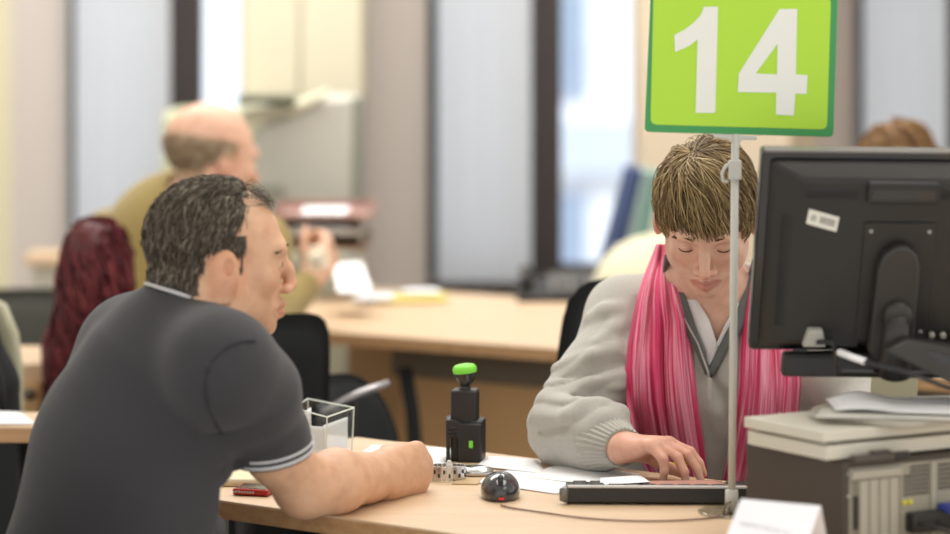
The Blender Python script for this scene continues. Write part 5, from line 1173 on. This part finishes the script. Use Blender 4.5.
# bulging rear shell
u0, u1, v0, v1 = .03, .97, .03, .965; a0, a1, b0_, b1_ = .145, .855, .09, .90
V = [MP(u0, v0, .0), MP(u1, v0, .0), MP(u1, v1, .0), MP(u0, v1, .0), MP(u0+.008, v0+.01, .010), MP(u1-.008, v0+.01, .010), MP(u1-.008, v1-.01, .010), MP(u0+.008, v1-.01, .010), MP(a0, b0_, .034), MP(a1, b0_, .034), MP(a1, b1_, .034), MP(a0, b1_, .034)]
F = [(3, 2, 1, 0), (8, 9, 10, 11)]
for k in range(2):
    for i in range(4): j = (i+1) % 4; F.append((k*4+i, k*4+j, k*4+4+j, k*4+4+i))
link('rear_shell', V, F, M['monitor_black'], mo, bevel=.006, seg=3)
gl_edge = mat('bezel_edge_glint', (120, 116, 112), .25)  # lighter grey paints the glint along the glossy top edge
mprism('top_edge_glint', rect(.01, .99, .992, 1.003), -.018, .001, gl_edge, bevel=.001)
slat = B()
for k in range(26):
    u = .145+k*.0074; slat.prism([MP(u, .815, .0345), MP(u+.0035, .815, .0345), MP(u+.0035, .885, .030), MP(u, .885, .030)], nb*.003)
slat.link('vent_slats', M['black_plastic'], mo)
slat = B()
for k in range(26):
    u = .63+k*.0074; slat.prism([MP(u, .815, .0345), MP(u+.0035, .815, .0345), MP(u+.0035, .885, .030), MP(u, .885, .030)], nb*.003)
slat.link('vent_slats', M['black_plastic'], mo)
slat = B()
for k in range(34):
    v = .16+k*.0165; slat.prism([MP(.075, v, .0195), MP(.125, v, .0275), MP(.125, v+.007, .0275), MP(.075, v+.007, .0195)], nb*.0016)
slat.link('vent_slats', M['black_plastic'], mo)
b = B(); b.prism(rounded([MP(.36, .80, .033), MP(.61, .80, .033), MP(.61, .905, .033), MP(.36, .905, .033)], .004), nb*.012); b.link('handle_rim', M['black_plastic'], mo, bevel=.003)
mprism('handle_recess', rect(.375, .595, .825, .875), .044, .0455, M['black_gloss'])
b = B(); b.prism(rounded([MP(.36, .11, .033), MP(.615, .11, .033), MP(.615, .70, .033), MP(.36, .70, .033)], .006), nb*.005); b.link('mount_plate', M['monitor_black'], mo, bevel=.002)
for u, v in ((.385, .66), (.59, .66), (.59, .16)): b = B(); b.lathe(MP(u, v, .038), nb, [(0, .003), (.001, .003), (.0012, .001)], 12); b.link('screw', M['grey_metal'], mo)
# asset label
lb = mprism('label', [(.157, .69), (.265, .65), (.272, .722), (.164, .762)], .0342, .0348, mat('label_white', (222, 220, 210), .6))
bar = B(); iu = lambda s, t: (.157+s*.108+t*.007, .69-s*.040+t*.072)
for k in range(12):
    s_ = .42+k*.042; wdt = .012+.012*(k % 3 == 0); q = [iu(s_, .28), iu(s_+wdt, .28), iu(s_+wdt, .75), iu(s_, .75)]; bar.prism([MP(u, v, .0348) for u, v in q], nb*.0003)
bar.link('barcode', mat('print_black', (60, 58, 55), .6), lb)
ring = B(); cu = MP(*iu(.2, .5), .0349); rr = [cu+uu*.0042*math.cos(a)+vv*.0042*math.sin(a) for a in [i*2*PI/20 for i in range(21)]]; ring.tube(rr, .0004, 5); rr = [cu+uu*.0017*math.cos(a)+vv*.0017*math.sin(a) for a in [i*2*PI/12 for i in range(13)]]; ring.tube(rr, .0004, 5); ring.link('emblem', bpy.data.materials['print_black'], lb)
mprism('rating_plate', rect(.27, .37, .075, .145), .030, .0345, M['black_plastic'])
# connectors along the lower edge
cs_ = mat('connector_pale', (170, 166, 150), .4, metal=.3)
for k in range(3): b = B(); b.lathe(MP(.63+k*.04, .145, .036), nb, [(0, .0048), (.006, .0048), (.007, .003)], 14); b.link('socket', cs_, mo, smooth=True)
mprism('blue_plug', rect(.765, .80, .13, .20), .034, .05, bpy.data.materials['plug_blue'], bevel=.002)
b = B(); b.prism([MP(.172, .09, .034), MP(.255, .09, .034), MP(.238, .175, .034), MP(.188, .175, .034)], nb*.014); b.link('video_plug', mat('plug_pale', (170, 168, 160), .5), mo, bevel=.002)
cbp = smooth_path([MP(.22, .12, .05), MP(.27, .13, .062), MP(.285, .04, .066), P(838, 352, 3.74), P(866, 362, 3.70), P(905, 372, 3.66), P(960, 392, 3.62), P(1010, 408, 3.62)], 8)
b = B(); b.tube(cbp, .0035, 8); b.link('cable', M['black_plastic'], mo, smooth=True)
b = B(); b.tube([P(839, 352, 3.735), P(852, 357, 3.715), P(865, 361.5, 3.70)], .0048, 10); b.link('cable_label', M['white_paper'], mo, smooth=True)
# stand: hinge column, joint and arm going down to a base on the slab
colb = [MP(u, v, .038) for u, v in ((.40, .08), (.41, .50), (.43, .57), (.47, .61), (.51, .61), (.545, .57), (.56, .50), (.56, .10), (.52, .04), (.44, .03))]
b = B(); b.prism(colb, nb*.02); b.link('hinge_bracket', mat('stand_dark', (50, 47, 45), .4), mo, bevel=.005, seg=3)
b = B(); b.tube([MP(.49, .28, .058), MP(.49, .12, .062), MP(.50, -.02, .06)], [.018, .021, .025], 20); b.lathe(MP(.49, .28, .04), nb, [(0, .021), (.028, .021), (.032, .016)], 24); b.link('neck', bpy.data.materials['stand_dark'], mo, smooth=True)
b = B(); b.prism([P(884, 350, 3.72), P(908, 338, 3.74), P(975, 350, 3.78), P(1035, 392, 3.78), P(1030, 412, 3.78), P(970, 392, 3.72), P(930, 374, 3.72)], (0, .045, .0)); b.link('arm', bpy.data.materials['stand_dark'], mo, bevel=.005)
b = B(); b.prism([P(925, 350, 3.689), P(960, 358, 3.689), P(978, 372, 3.689), P(940, 364, 3.689)], (0, .01, 0)); b.link('arm_recess', M['black_gloss'], mo)
b = B(); b.lathe((.822, 3.81, .9145), (0, 0, 1), [(0, .055), (.006, .055), (.010, .048), (.012, .03), (.05, .028)], 40); b.link('foot', bpy.data.materials['stand_dark'], mo, smooth=True)
# speaker bar clipped under the monitor
sb_ = thing('speaker_bar', 'black speaker bar fixed under the monitor', 'speaker', tuple(P(850, 377, 3.85)))
b = B(); b.prism([P(782, 377, 3.84), P(950, 379, 3.84), P(950, 352, 3.84), P(784, 353, 3.84)], (0, .035, 0)); b.link('housing', M['monitor_black'], sb_, bevel=.006, seg=3)
b = B(); b.prism([P(786, 376, 3.838), P(838, 377, 3.838), P(838, 357, 3.838), P(786, 357, 3.838)], (0, .003, 0)); b.link('end_cap', M['black_plastic'], sb_, bevel=.003)
b = B(); b.prism([P(842, 372, 3.8385), P(945, 374, 3.8385), P(945, 371, 3.8385), P(842, 369, 3.8385)], (0, .003, 0)); b.link('groove', M['black_gloss'], sb_)
for u in (800, 920): b = B(); b.box(P(u, 352, 3.855), (.02, .012, .012)); b.link('clip', M['black_plastic'], sb_)
for v_ in fq[:2]: v_.z = .7405
b = B(); b.prism(fq, (0, .006, .0)); q = b.link('cover', mat('folder_beige', (196, 190, 164), .7), None); tag(q, 'beige folder standing between the monitor foot and the grey sleeve', 'folder')
